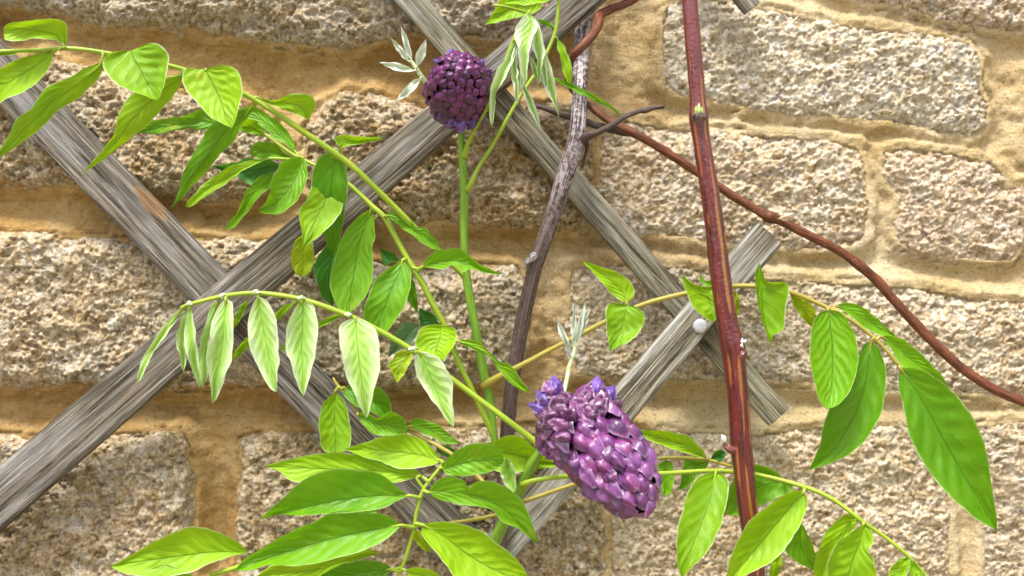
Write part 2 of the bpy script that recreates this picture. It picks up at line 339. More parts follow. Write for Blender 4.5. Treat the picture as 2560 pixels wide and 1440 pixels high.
def mat_bract(name, lo, hi, rim, gloss=0.22, pink=None, rimk=0.5, spec=0.65, coat=0.5, bd=0.0012):
    t = NT(name); u = t.uv(); p = t.pos(); sep = t.n('ShaderNodeSeparateXYZ'); t.set(sep.inputs[0], u)
    U, V = sep.outputs[0], sep.outputs[1]; rnd = t.n('ShaderNodeObjectInfo').outputs['Random']
    a = t.math('MULTIPLY', t.math('ABSOLUTE', t.math('SUBTRACT', U, 0.5)), 2)
    n = t.noise(t.scale(u, (16, 2.5, 1)), 1, 4, 0.6); f = t.noise(p, 260, 4, 0.65)
    c = t.mix(t.rng(t.math('ADD', t.math('MULTIPLY', f, 0.9), t.math('MULTIPLY', rnd, 0.4)), 0.35, 0.85), lo, hi)
    c = t.mix(t.rng(n, 0.52, 0.72, 0, 0.4), c, hi)
    if pink: c = t.mix(t.math('MULTIPLY', t.rng(t.noise(p, 120, 3), 0.50, 0.66), 0.65), c, pink)
    w = t.math('MULTIPLY', t.math('SUBTRACT', f, 0.5), 0.25)
    e = t.math('MAXIMUM', t.rng(t.math('ADD', a, w), 0.84, 1.0), t.rng(t.math('ADD', V, w), 0.88, 1.0))
    c = t.mix(t.math('MULTIPLY', e, rimk), c, rim)
    return t.done(t.bsdf(c, gloss, spec, t.bump(t.math('ADD', t.math('MULTIPLY', n, 1.2), f), bd, 0.7), Coat_Weight=coat, Coat_Roughness=0.08))
def mat_plain(name, lo, hi, rough, sc=300, bump=0.0005):
    t = NT(name); p = t.pos(); n = t.noise(p, sc, 4)
    return t.done(t.bsdf(t.mix(t.rng(n, 0.35, 0.65), lo, hi), rough, 0.45, t.bump(n, bump, 0.6)))

M = {}
M['stone'] = mat_stone(); M['mortar'] = mat_mortar(); M['wood'] = mat_wood()
M['fresh'] = mat_leaf('fresh_leaf', (0.140, 0.33, 0.003), (0.27, 0.49, 0.005), (0.36, 0.60, 0.006), (0.72, 0.75, 0.48), rimw=0.075)
M['green'] = mat_leaf('green_leaf', (0.065, 0.23, 0.004), (0.150, 0.37, 0.006), (0.26, 0.54, 0.010), (0.52, 0.64, 0.28), rimw=0.065, gloss=0.34)
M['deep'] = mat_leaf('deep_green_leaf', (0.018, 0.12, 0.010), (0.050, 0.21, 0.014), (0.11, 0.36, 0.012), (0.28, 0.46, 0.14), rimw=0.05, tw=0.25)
M['yellow'] = mat_leaf('yellow_green_leaf', (0.20, 0.35, 0.006), (0.36, 0.50, 0.010), (0.50, 0.64, 0.008), (0.70, 0.72, 0.30), rimw=0.08)
M['bloom'] = mat_leaf('downy_leaf', (0.17, 0.44, 0.015), (0.30, 0.56, 0.05), (0.42, 0.68, 0.05), (0.80, 0.87, 0.62), rimw=0.18, fuzz=0.66, gloss=0.6, tw=0.28)
M['feather'] = mat_leaf('feathery_young_leaf', (0.16, 0.42, 0.012), (0.30, 0.55, 0.04), (0.40, 0.66, 0.05), (0.88, 0.90, 0.82), rimw=0.34, fuzz=0.95, gloss=0.65, tw=0.25)
M['silver'] = mat_leaf('silvery_bud_leaf', (0.42, 0.55, 0.33), (0.58, 0.70, 0.48), (0.50, 0.64, 0.38), (0.88, 0.91, 0.84), rimw=0.2, fuzz=0.95, gloss=0.65, tw=0.25)
M['dusty'] = mat_leaf('grey_green_leaf', (0.085, 0.19, 0.085), (0.14, 0.26, 0.12), (0.17, 0.35, 0.12), (0.30, 0.42, 0.26), rimw=0.03, gloss=0.6)
M['shoot'] = mat_stem('green_shoot', (0.120, 0.25, 0.018), (0.19, 0.34, 0.028))
M['stalk'] = mat_stem('yellow_green_stalk', (0.20, 0.31, 0.018), (0.33, 0.43, 0.03))
M['stalk_brown'] = mat_stem('bronzed_stalk', (0.26, 0.22, 0.035), (0.36, 0.30, 0.05))
M['stalk_white'] = mat_stem('downy_stalk', (0.30, 0.46, 0.10), (0.42, 0.58, 0.16), (0.82, 0.86, 0.74), 0.7)
M['bark'] = mat_bark('grey_vine_bark', (0.045, 0.024, 0.018), (0.105, 0.062, 0.048), (0.46, 0.42, 0.45), 0.10, 0.20)
M['runner'] = mat_bark('russet_runner_bark', (0.045, 0.014, 0.008), (0.20, 0.058, 0.020), None, 0, 1, (20, 90, 1))
M['darktwig'] = mat_bark('dark_twig_bark', (0.030, 0.018, 0.014), (0.085, 0.050, 0.038), (0.30, 0.26, 0.23), -1.0, -0.9)
M['cane'] = mat_cane()
M['bract'] = mat_bract('plum_bract', (0.022, 0.0015, 0.030), (0.120, 0.008, 0.105), (0.34, 0.14, 0.40), 0.16, None, 0.4, 0.5, 0.35, 0.0004)
M['bract2'] = mat_bract('mauve_bract', (0.040, 0.004, 0.048), (0.18, 0.046, 0.19), (0.46, 0.30, 0.52), 0.17, (0.21, 0.017, 0.10), 0.42, 0.55, 0.4, 0.0006)
M['violet'] = mat_bract('violet_petal', (0.060, 0.018, 0.20), (0.15, 0.060, 0.38), (0.38, 0.25, 0.64), 0.3)
M['calyx'] = mat_bract('calyx', (0.060, 0.010, 0.050), (0.18, 0.050, 0.16), (0.46, 0.32, 0.50), 0.25, None, 0.5, 0.55, 0.3, 0.0006)
M['core'] = mat_plain('flower_stalk_core', (0.020, 0.003, 0.014), (0.045, 0.008, 0.03), 0.6)
M['nail'] = mat_plain('galvanised_nail', (0.36, 0.36, 0.38), (0.55, 0.55, 0.58), 0.5, 260, 0.0003)
M['fluff'] = mat_plain('white_fluff', (0.65, 0.65, 0.62), (0.86, 0.86, 0.84), 0.95, 900)
M['budgreen'] = mat_plain('green_bud', (0.22, 0.34, 0.07), (0.45, 0.52, 0.22), 0.6, 700)
M['scar'] = mat_plain('leaf_scar', (0.05, 0.025, 0.025), (0.26, 0.20, 0.19), 0.85, 500, 0.001)
M['papery'] = mat_plain('papery_scale', (0.50, 0.36, 0.24), (0.72, 0.58, 0.44), 0.8, 400)
M['soil'] = mat_plain('garden_soil', (0.16, 0.13, 0.08), (0.30, 0.26, 0.17), 0.95, 30, 0.01)
# ------------------------------------------------------------------ ground
gx, gy = np.meshgrid(np.linspace(-8, 8, 41), np.linspace(-9, 0.2, 31))
gv = np.stack([gx, gy, 0.03 * fbm(gx * 2, gy * 2, 3)], -1).reshape(-1, 3)
tag(mk('ground', gv, gridfaces(31, 41), M['soil'], origin=np.zeros(3)), 'garden soil in front of the wall', None, None, 'structure')

# ------------------------------------------------------------------ stone wall
wall = empty('stone_wall', (0, 0, 0))
tag(wall, 'rough cream stone garden wall with wide ochre mortar joints behind the trellis', 'wall')
STONES = [  # outline in photo pixels, face height mm, tint, ochre dirt, in view
 ([(-420,-330),(-60,-300),(300,-290),(700,-280),(1180,-300),(1440,-280),(1455,60),(1400,105),(1300,110),(1180,100),(1040,85),(980,105),(870,128),(760,120),(640,104),(560,88),(470,68),(300,72),(190,52),(120,22),(-60,10),(-420,0)], 15, (0.80,0.78,0.76), 0.55),
 ([(-420,190),(-60,150),(40,165),(110,148),(220,172),(330,215),(480,235),(610,265),(680,300),(706,360),(700,440),(640,500),(520,505),(430,480),(300,470),(150,462),(0,455),(-420,450)], 15, (0.84,0.80,0.74), 0.75),
 ([(770,330),(812,262),(860,236),(930,232),(1010,262),(1120,280),(1250,270),(1380,262),(1452,286),(1474,330),(1478,450),(1462,575),(1300,566),(1130,556),(960,556),(880,535),(800,520),(760,440)], 14, (0.84,0.78,0.70), 0.9),
 ([(1500,330),(1560,300),(1680,322),(1800,330),(1960,340),(2080,352),(2138,368),(2160,420),(2168,520),(2166,592),(2120,624),(2000,626),(1880,618),(1740,604),(1620,590),(1520,580),(1490,480)], 11, (1.0,0.94,0.86), 0.45),
 ([(-420,585),(-100,582),(60,586),(200,596),(340,604),(480,598),(600,606),(720,610),(900,650),(1040,690),(1180,668),(1280,672),(1312,720),(1318,860),(1290,930),(1180,944),(1040,962),(900,968),(760,962),(640,952),(500,966),(360,966),(200,958),(0,964),(-420,960)], 15, (0.90,0.86,0.80), 0.55),
 ([(1424,668),(1540,655),(1700,664),(1860,690),(1990,700),(2140,706),(2290,716),(2420,742),(2560,752),(2980,770),(2980,1000),(2560,996),(2360,982),(2200,984),(2060,964),(1900,950),(1700,952),(1540,948),(1440,936),(1416,820)], 11, (1.0,0.95,0.88), 0.35),
 ([(-420,1082),(0,1086),(120,1096),(240,1092),(360,1080),(448,1076),(470,1120),(494,1180),(486,1300),(482,1460),(478,1760),(-420,1760)], 15, (0.86,0.82,0.76), 0.7),
 ([(610,1100),(700,1074),(820,1082),(1000,1072),(1200,1070),(1400,1060),(1500,1062),(1506,1250),(1500,1760),(600,1760),(606,1460),(604,1240)], 14, (0.90,0.86,0.80), 0.55),
 ([(1530,1060),(1700,1074),(1900,1076),(2080,1058),(2230,1060),(2344,1064),(2372,1180),(2366,1300),(2372,1460),(2366,1760),(1526,1760),(1520,1250)], 11, (1.0,0.94,0.86), 0.4),
 ([(2392,1066),(2560,1048),(2980,1052),(2980,1760),(2452,1760),(2446,1460),(2450,1300),(2424,1220),(2400,1150)], 11, (0.97,0.92,0.86), 0.4),
 ([(2110,-300),(2980,-300),(2980,130),(2560,92),(2440,76),(2330,56),(2250,24),(2150,10),(2060,-40)], 13, (0.92,0.86,0.80), 0.35),
 ([(1480,-340),(2000,-340),(1990,-60),(1700,-60),(1560,-75),(1490,-110)], 12, (0.92,0.88,0.82), 0.35),
 ([(1652,30),(1690,4),(1780,0),(1880,20),(1960,36),(2100,66),(2240,78),(2350,92),(2420,112),(2446,150),(2440,210),(2466,270),(2458,318),(2420,345),(2340,338),(2220,312),(2080,300),(1920,286),(1800,262),(1700,246),(1656,222),(1648,120)], 12, (0.97,0.96,0.93), 0.15),
 ([(2196,380),(2260,366),(2380,384),(2470,404),(2502,436),(2508,470),(2548,462),(2560,520),(2552,610),(2520,658),(2420,654),(2320,640),(2236,612),(2226,560),(2240,500),(2204,450)], 11, (0.98,0.90,0.84), 0.3),
 ([(2546,190),(2620,170),(2980,190),(2980,420),(2600,410),(2548,390)], 11, (0.80,0.74,0.68), 0.5),
 ([(2600,470),(2980,470),(2980,700),(2610,680)], 11, (0.95,0.9,0.84), 0.4),
]
# the courses go on beyond the frame as plain blocks
rr = random.Random(3)
def block(x0, y0, x1, y1):
    j = lambda: rr.uniform(-14, 14)
    STONES.append(([(x0 + j(), y0 + j()), ((x0 + x1) / 2, y0 + j()), (x1 + j(), y0 + j()), (x1 + j(), y1 + j()), ((x0 + x1) / 2, y1 + j()), (x0 + j(), y1 + j())], 13, (0.92, 0.87, 0.8), 0.5))
for (ya, yb) in ((-330, 10), (170, 455), (590, 955), (1085, 1760)):
    block(-1280, ya, -480, yb)
for (ya, yb) in ((-320, 110), (195, 410), (480, 700), (775, 1000), (1055, 1760)):
    block(3050, ya, 3840, yb)
for i in range(6):
    block(-1280 + i * 850, -760, -1280 + i * 850 + 770, -420); block(-1500 + i * 900, 1850, -1500 + i * 900 + 820, 2250)
PX = W / 2560
for si, (poly, hmm, tint, dirt) in enumerate(STONES):
    pl = np.array(poly, float); x0, y0 = pl.min(0) - 14; x1, y1 = pl.max(0) + 14
    inview = not (x1 < 0 or x0 > 2560 or y1 < 0 or y0 > 1440)
    fine, coarse = 3.4, 14.0
    def axis(a, b, lo, hi):
        if not inview: return np.arange(a, b, 20.0)
        s = [np.arange(a, min(b, lo), coarse)] if a < lo else []
        s.append(np.arange(max(a, lo), min(b, hi), fine))
        if b > hi: s.append(np.arange(max(a, hi), b + coarse, coarse))
        return np.unique(np.concatenate(s))
    ax, ay = axis(x0, x1, -60, 2620), axis(y0, y1, -60, 1500)
    X, Y = np.meshgrid(ax, ay)
    s = sdf(X, Y, poly) + 13 + 11 * fbm(X / 46, Y / 46, si, 4, 0.6) + 3.5 * vn(X / 9, Y / 9, si + 3)
    xm, ym = X * PX * 1000, Y * PX * 1000                                   # mm on the wall
    hm = hmm - (3.0 if pl[:, 0].mean() > 1600 else 0)
    face = hm * (1 - np.exp(-np.maximum(s, 0) / 20)) + np.minimum(s, 0) * 0.45
    rough = (5.0 if hmm > 12 else 2.8) * fbm(xm / 34, ym / 26, 40 + si, 3) + (3.2 if hmm > 12 else 2.0) * fbm(xm / 9.5, ym / 7.5, 60 + si, 3, 0.55)
    cl = worley(xm / 2.5 + 0.4 * vn(xm / 2, ym / 2, 5), ym / 2.1, si + 9)
    grain = 1.7 * (0.45 - cl) + 1.6 * vn(xm / 1.7, ym / 1.5, si + 71) + 1.0 * vn(xm / 0.95, ym / 0.9, si + 91)
    pit = (-2.6 if hmm > 12 else -1.8) * smooth(0.10, 0.34, fbm(xm / 5.0, ym / 4.0, 80 + si, 3))
    h = face + smooth(-2, 26, s) * rough + smooth(-4, 10, s) * (grain + pit)
    V = PA(X, Y, 0 * X)
    V[..., 1] = -h / 1000
    jit = 0.35 * PX * fine
    V[..., 0] += jit * (hash2(X * 7, Y * 13, 1) - .5); V[..., 2] += jit * (hash2(X * 11, Y * 5, 2) - .5)
    F = gridfaces(len(ay), len(ax)); keep = (s.ravel()[F] > -16).any(1); F = F[keep]
    used = np.unique(F); mp = np.full(X.size, -1); mp[used] = np.arange(len(used))
    o = mk('stone', V.reshape(-1, 3)[used], mp[F][:, ::-1], M['stone'], wall)
    o['tint'] = tuple(tint); o['dirt'] = float(dirt); o['pale'] = 0.072 if pl[:, 0].mean() > 1600 else (0.040 if si in (0, 4, 6) else 0.012)
# mortar: one hollow-jointed sheet behind all the stones
ax = np.unique(np.concatenate([np.arange(-1600, -80, 40.), np.arange(-80, 2640, 6.), np.arange(2640, 4100, 40.)]))
ay = np.unique(np.concatenate([np.arange(-900, -80, 40.), np.arange(-80, 1520, 6.), np.arange(1520, 2400, 40.)]))
X, Y = np.meshgrid(ax, ay); near = np.full(X.shape, 1e9)
for poly, *_ in STONES:
    pl = np.array(poly, float); b0, b1 = pl.min(0) - 110, pl.max(0) + 110
    m = (X > b0[0]) & (X < b1[0]) & (Y > b0[1]) & (Y < b1[1])
    if m.any(): near[m] = np.minimum(near[m], -sdf(X[m], Y[m], poly))
xm, ym = X * PX * 1000, Y * PX * 1000
near = near - 13; near2 = np.clip(near, -40, 80) + 14 * fbm(X / 44, Y / 44, 12, 4, .6)
rt = smooth(1300, 1900, X)
h = 5.2 * np.exp(-np.maximum(near2, 0) / 14) - (5.0 - 3.0 * rt) * smooth(2, 44, near2) + (2.6 - 1.0 * rt) * fbm(xm / 22, ym / 13, 5, 4) + (1.4 - .5 * rt) * fbm(xm / 5, ym / 3.6, 9, 4, .6) + 0.7 * vn(xm / 1.2, ym / 1.1, 2)
gy_ = np.gradient(near2, axis=0) / np.gradient(Y, axis=0)
for _ in range(4): gy_ = (np.roll(gy_, 1, 0) + np.roll(gy_, -1, 0) + gy_ * 2 + np.roll(gy_, 1, 1) + np.roll(gy_, -1, 1)) / 6
h += np.clip(-gy_, -1, 1) * (2.4 - 0.8 * rt) * smooth(60, 20, near2 * 0 + np.clip(near2, 0, 60)) * smooth(-10, 6, near2)
h = np.where(near < -22, np.minimum(h, -1.0), h)
crack = np.exp(-((np.abs(near + 2 + 5 * vn(X / 30, Y / 30, 21)) / 3.2) ** 2)) * smooth(0.02, 0.2, vn(X / 150, Y / 110, 33))
h -= 3.5 * crack
V = PA(X, Y, 0 * X); V[..., 1] = -h / 1000
mk('mortar', V.reshape(-1, 3), gridfaces(len(ay), len(ax))[:, ::-1], M['mortar'], wall)
# the body of the wall behind, down to the ground
def boxv(a, b):
    v = np.array([[x, y, z] for x in (a[0], b[0]) for y in (a[1], b[1]) for z in (a[2], b[2])])
    return v, [[0, 1, 3, 2], [4, 6, 7, 5], [0, 4, 5, 1], [2, 3, 7, 6], [0, 2, 6, 4], [1, 5, 7, 3]]
v, f = boxv((-4, 0.012, -0.05), (4, 0.32, 2.3)); mk('wall_core', v, f, M['mortar'], wall, sm=False)

# ------------------------------------------------------------------ trellis
trellis = empty('trellis', P(1200, 1500, 0.02))
tag(trellis, 'diamond trellis of weathered grey wooden laths fixed to the stone wall', 'trellis')
def lath(a0, a1, b0, b1, dmm, tint, seed, th=8.0, ext=(0, 0)):
    """a0-a1 one long edge, b0-b1 the other (photo pixels on the front face at d)"""
    a0, a1, b0, b1 = [np.array(q, float) for q in (a0, a1, b0, b1)]
    d = dmm / 1000; n, m = 150, 22
    t = np.linspace(0, 1, n); u = np.linspace(0, 1, m)
    A = a0 + (a1 - a0) * t[:, None]; B = b0 + (b1 - b0) * t[:, None]
    Q = A[:, None] * (1 - u)[None, :, None] + B[:, None] * u[None, :, None]
    L = np.linalg.norm(a1 - a0) * PX; wd = np.linalg.norm(a0 - b0) * PX
    LL = t * L * 1000; WW = u * wd * 1000
    g = 0.55 * fbm(WW[None] / 1.1 + 0 * LL[:, None], LL[:, None] / 45 + 0 * WW[None], seed, 3) + 0.9 * vn(WW[None] / 6 + 0 * LL[:, None], LL[:, None] / 90, seed + 4)
    rd = 1.3 * (np.exp(-u / 0.035) + np.exp(-(1 - u) / 0.035))
    wav = 2.2 * vn(t * 6, 0 * t, seed + 8)
    Q = Q + (np.array([1, 0.3]) * wav[:, None])[:, None, :]
    V = PA(Q[..., 0], Q[..., 1], 0 * Q[..., 0] + d); V[..., 1] -= (g - rd[None]) / 1000
    back = V[:, [-1, 0]].copy(); back[..., 1] = -(d - th / 1000)
    mid1 = V[:, [-1]].copy(); mid1[..., 1] = -(d - th / 2000); mid0 = V[:, [0]].copy(); mid0[..., 1] = -(d - th / 2000)
    V = np.concatenate([V, mid1, back, mid0, V[:, [0]]], 1); nc = V.shape[1]
    uu = np.r_[u * wd, wd + th / 2000, wd + th / 1000, wd * 2 + th / 1000, wd * 2 + th / 500, wd * 2 + th / 300]
    uv = np.stack([np.broadcast_to(uu, (n, nc)) + seed * 0.37, np.broadcast_to((t * L)[:, None], (n, nc)) + seed], -1).reshape(-1, 2)
    F = gridfaces(n, nc).tolist()
    F.append(list(range(nc - 1))[::-1] if False else list(range(nc - 1))); F.append([(n - 1) * nc + k for k in range(nc - 1)][::-1])
    o = mk('lath', V.reshape(-1, 3), F, M['wood'], trellis, uv)
    bm_fix(o); o['tint'] = tint
    md = o.modifiers.new('edges', 'EDGE_SPLIT'); md.split_angle = math.radians(50)
    return o
import bmesh
def bm_fix(o):
    b = bmesh.new(); b.from_mesh(o.data); bmesh.ops.recalc_face_normals(b, faces=b.faces); b.to_mesh(o.data); b.free()
lath((-240,-144), (1260,1400), (-255,0), (1100,1400), 28, (0.78, 0.77, 0.80), 1)
lath((985,0-0), (1925,1066), (1070,0), (1976,1020), 28, (1.0, 0.99, 0.90), 2) if False else lath((875,-124), (1925,1066), (960,-124), (1976,1020), 28, (0.86, 0.87, 0.76), 2)
lath((1650,-220), (1868,30), (1735,-215), (1902,4), 28, (0.98, 1.0, 0.92), 3)
lath((-240,1361), (1560,-149), (-240,1536), (1680,-149), 37, (0.74, 0.72, 0.71), 4)
lath((1120,1456), (1896,556), (1236,1457), (1958,612), 37, (1.0, 1.0, 0.96), 5)
# domed nail at the crossing
def dome(px, py, d, rpx, name, mat, parent, flat=0.42, n=20, m=9):
    c = P(px, py, d); r = R(rpx, d); V = []; 
    for i in range(m):
        a = math.pi / 2 * i / (m - 1)
        for k in range(n):
            b = 2 * math.pi * k / n; V.append(c + np.array([r * math.cos(a) * math.cos(b), -r * flat * math.sin(a), r * math.cos(a) * math.sin(b)]) if i < m - 1 else c + np.array([0, -r * flat, 0]))
    F = [[i * n + k, i * n + (k + 1) % n, (i + 1) * n + (k + 1) % n, (i + 1) * n + k] for i in range(m - 1) for k in range(n)]
    V2 = [v + np.array([0, 0.004, 0]) for v in V[:n]]; b0 = len(V); V += V2
    F += [[b0 + k, b0 + (k + 1) % n, (k + 1) % n, k] for k in range(n)]
    o = mk(name, V, F, mat, parent); return o
dome(1750, 815, 0.0372, 18, 'nail', M['nail'], trellis)

# ------------------------------------------------------------------ woody stems
vine = empty('woody_vine', P(1240, 1480, 0.045))
tag(vine, 'thick silvery brown woody climber stem winding past the trellis laths', 'vine')
v, f, uv = tube([(1500,-90,14,21.0),(1470,20,15,21.0),(1456,80,17,21.0),(1452,160,26,20.1),(1450,230,36,19.2),(1446,300,44,19.2),(1440,350,48,21.0),(1416,430,51,22.7),(1386,525,50,20.2),(1360,600,49,19.4),(1342,650,49,20.2),(1325,720,49,18.6),(1303,820,48,18.6),(1286,920,47,17.8),(1276,1000,46,17.8),(1268,1080,45,17.8),(1262,1180,44,17.8),(1252,1300,43,17.8),(1240,1480,42,17.8)], 220, 26, 0.09, 4)
mk('stem', v, f, M['bark'], vine, uv)
v, f, uv = tube([(1452,352,50,10),(1472,338,53,10),(1495,330,54,8),(1530,312,54,7),(1565,290,53,6.5),(1600,277,52,6.5),(1612,276,52,8),(1635,270,52,6),(1660,267,51,5.5)], 70, 12, 0.35, 9)
mk('side_twig', v, f, M['darktwig'], vine, uv)
v, f, uv = tube([(1462,330,44,7),(1468,365,42,6),(1462,390,40,4),(1455,420,40,3)], 24, 10, 0.3, 3)
mk('dead_snag', v, f, M['darktwig'], vine, uv)
v, f, uv = tube([(1338,640,52,12),(1326,648,55,9),(1318,655,56,7),(1313,668,55,4)], 20, 10, 0.3, 5)
mk('knot', v, f, M['bark'], vine, uv)

dark = empty('dark_twig', P(1540, 345, 0.03))
tag(dark, 'thin dark dry twig passing behind the woody climber stem', 'twig')
v, f, uv = tube([(1325,262,30,5),(1360,270,30,7),(1400,284,30,9),(1450,300,30,9),(1500,316,29,9),(1545,328,29,9),(1600,338,28,6)], 70, 12, 0.3, 2)
mk('twig', v, f, M['darktwig'], dark, uv)

runner = empty('runner_stem', P(1900, 530, 0.03))
tag(runner, 'thin russet runner stem looping over the woody climber and trailing down to the right', 'stem')
v, f, uv = tube([(1660,-60,24,10.3),(1580,0,26,10.3),(1530,22,28,10.3),(1500,38,32,11.2),(1496,62,42,12.0),(1478,92,52,11.2),(1452,120,56,11.2),(1428,146,52,11.2),(1418,176,38,10.3),(1428,215,24,9.5),(1450,245,22,9.5),(1475,266,26,8.6),(1520,300,33,9.5),(1575,328,37,10.3),(1640,364,36,10.3),(1740,428,34,10.8),(1830,488,34,10.8),(1895,527,35,11.2),(1925,543,35,15.5),(1950,552,35,12.0),(2030,592,34,11.2),(2110,635,33,12.0),(2180,690,32,12.9),(2230,745,32,12.0),(2280,800,32,12.0),(2340,862,33,12.0),(2410,925,34,12.0),(2490,975,35,12.0),(2570,1008,36,12.0),(2680,1040,36,12.0)], 330, 16, 0.22, 6)
mk('stem', v, f, M['runner'], runner, uv)
c = P(1966, 543, 0.041)
mk('papery_scale', [c + np.array(q) * 0.001 for q in ((-5, 0, -1), (-1, -1.5, 2.6), (5, -.5, 2.4), (4.4, 0.6, -.6), (0, .4, -2.6), (0, -2.2, .6))], [[0, 1, 5], [1, 2, 5], [2, 3, 5], [3, 4, 5], [4, 0, 5]], M['papery'], runner, sm=False)
dome(1925, 541, 0.040, 13, 'bud', M['runner'], runner, 0.9)

cane = empty('red_cane', P(1895, 1470, 0.1))
tag(cane, 'upright glossy dark red cane with yellow splits in its bark', 'cane')
v, f, uv = tube([(1718,-80,108,18.4),(1724,0,108,19.3),(1734,120,108,20.2),(1744,240,108,20.2),(1747,290,108,23.9),(1752,340,108,22.1),(1768,440,108,23.0),(1786,560,108,23.9),(1800,680,108,25.8),(1818,800,108,26.7),(1830,860,108,30.4),(1836,900,108,28.5),(1846,1000,108,25.8),(1852,1100,108,26.7),(1862,1200,108,25.8),(1876,1320,108,23.0),(1890,1430,108,22.1),(1900,1560,108,22.1)], 260, 26, 0.07, 8)
mk('stem', v, f, M['cane'], cane, uv)
def lump(name, px, py, d, rx, ry, mat, parent, seed=0, point=0.0, jag=0.25):
    n, m = 14, 9; V = []; c = P(px, py, d)
    for i in range(m + 1):
        a = math.pi * i / m
        for k in range(n):
            b = 2 * math.pi * k / n
            q = 1 + jag * float(fbm(np.array(3 * math.cos(b) * math.sin(a) + 5.), np.array(3 * math.cos(a) + math.sin(b) + 3.), seed, 2))
            x = math.sin(a) * (1 - point * (math.cos(a) * .5 + .5))
            V.append(c + np.array([R(rx, d) * q * x * math.cos(b), -R(rx, d) * q * x * math.sin(b), R(ry, d) * q * math.cos(a)]))
    F = [[i * n + k, (i + 1) * n + k, (i + 1) * n + (k + 1) % n, i * n + (k + 1) % n] for i in range(m) for k in range(n)]
    return mk(name, V, F, mat, parent)
lump('leaf_scar', 1748, 291, 0.1125, 19, 12, M['scar'], cane, 3, 0, 0.5)
b = lump('bud', 1747, 272, 0.1155, 9, 15, M['budgreen'], cane, 4, 0.7)
lump('bud_scale', 1740, 276, 0.1145, 6, 12, M['budgreen'], b, 5, 0.7); lump('bud_scale', 1755, 277, 0.1145, 6, 11, M['budgreen'], b, 6, 0.7)
for (pts, fx, fy, s) in (([(1838,905,110,12),(1852,890,112,10),(1860,882,112,8),(1865,886,112,5)], 1857, 862, 1), ([(1836,1126,110,12),(1824,1124,112,9),(1816,1118,112,7),(1812,1108,112,4)], 1810, 1098, 2)):
    v, f, uv = tube(pts, 16, 10, 0.2, s); k = mk('spur', v, f, M['cane'], cane, uv)
    for q in range(5):
        lump('tuft_of_fluff', fx + RNG.uniform(-6, 6), fy + RNG.uniform(-10, 10), 0.112 + RNG.uniform(-.001, .001), RNG.uniform(3, 6), RNG.uniform(4, 8), M['fluff'], k, q, 0, 1.2)
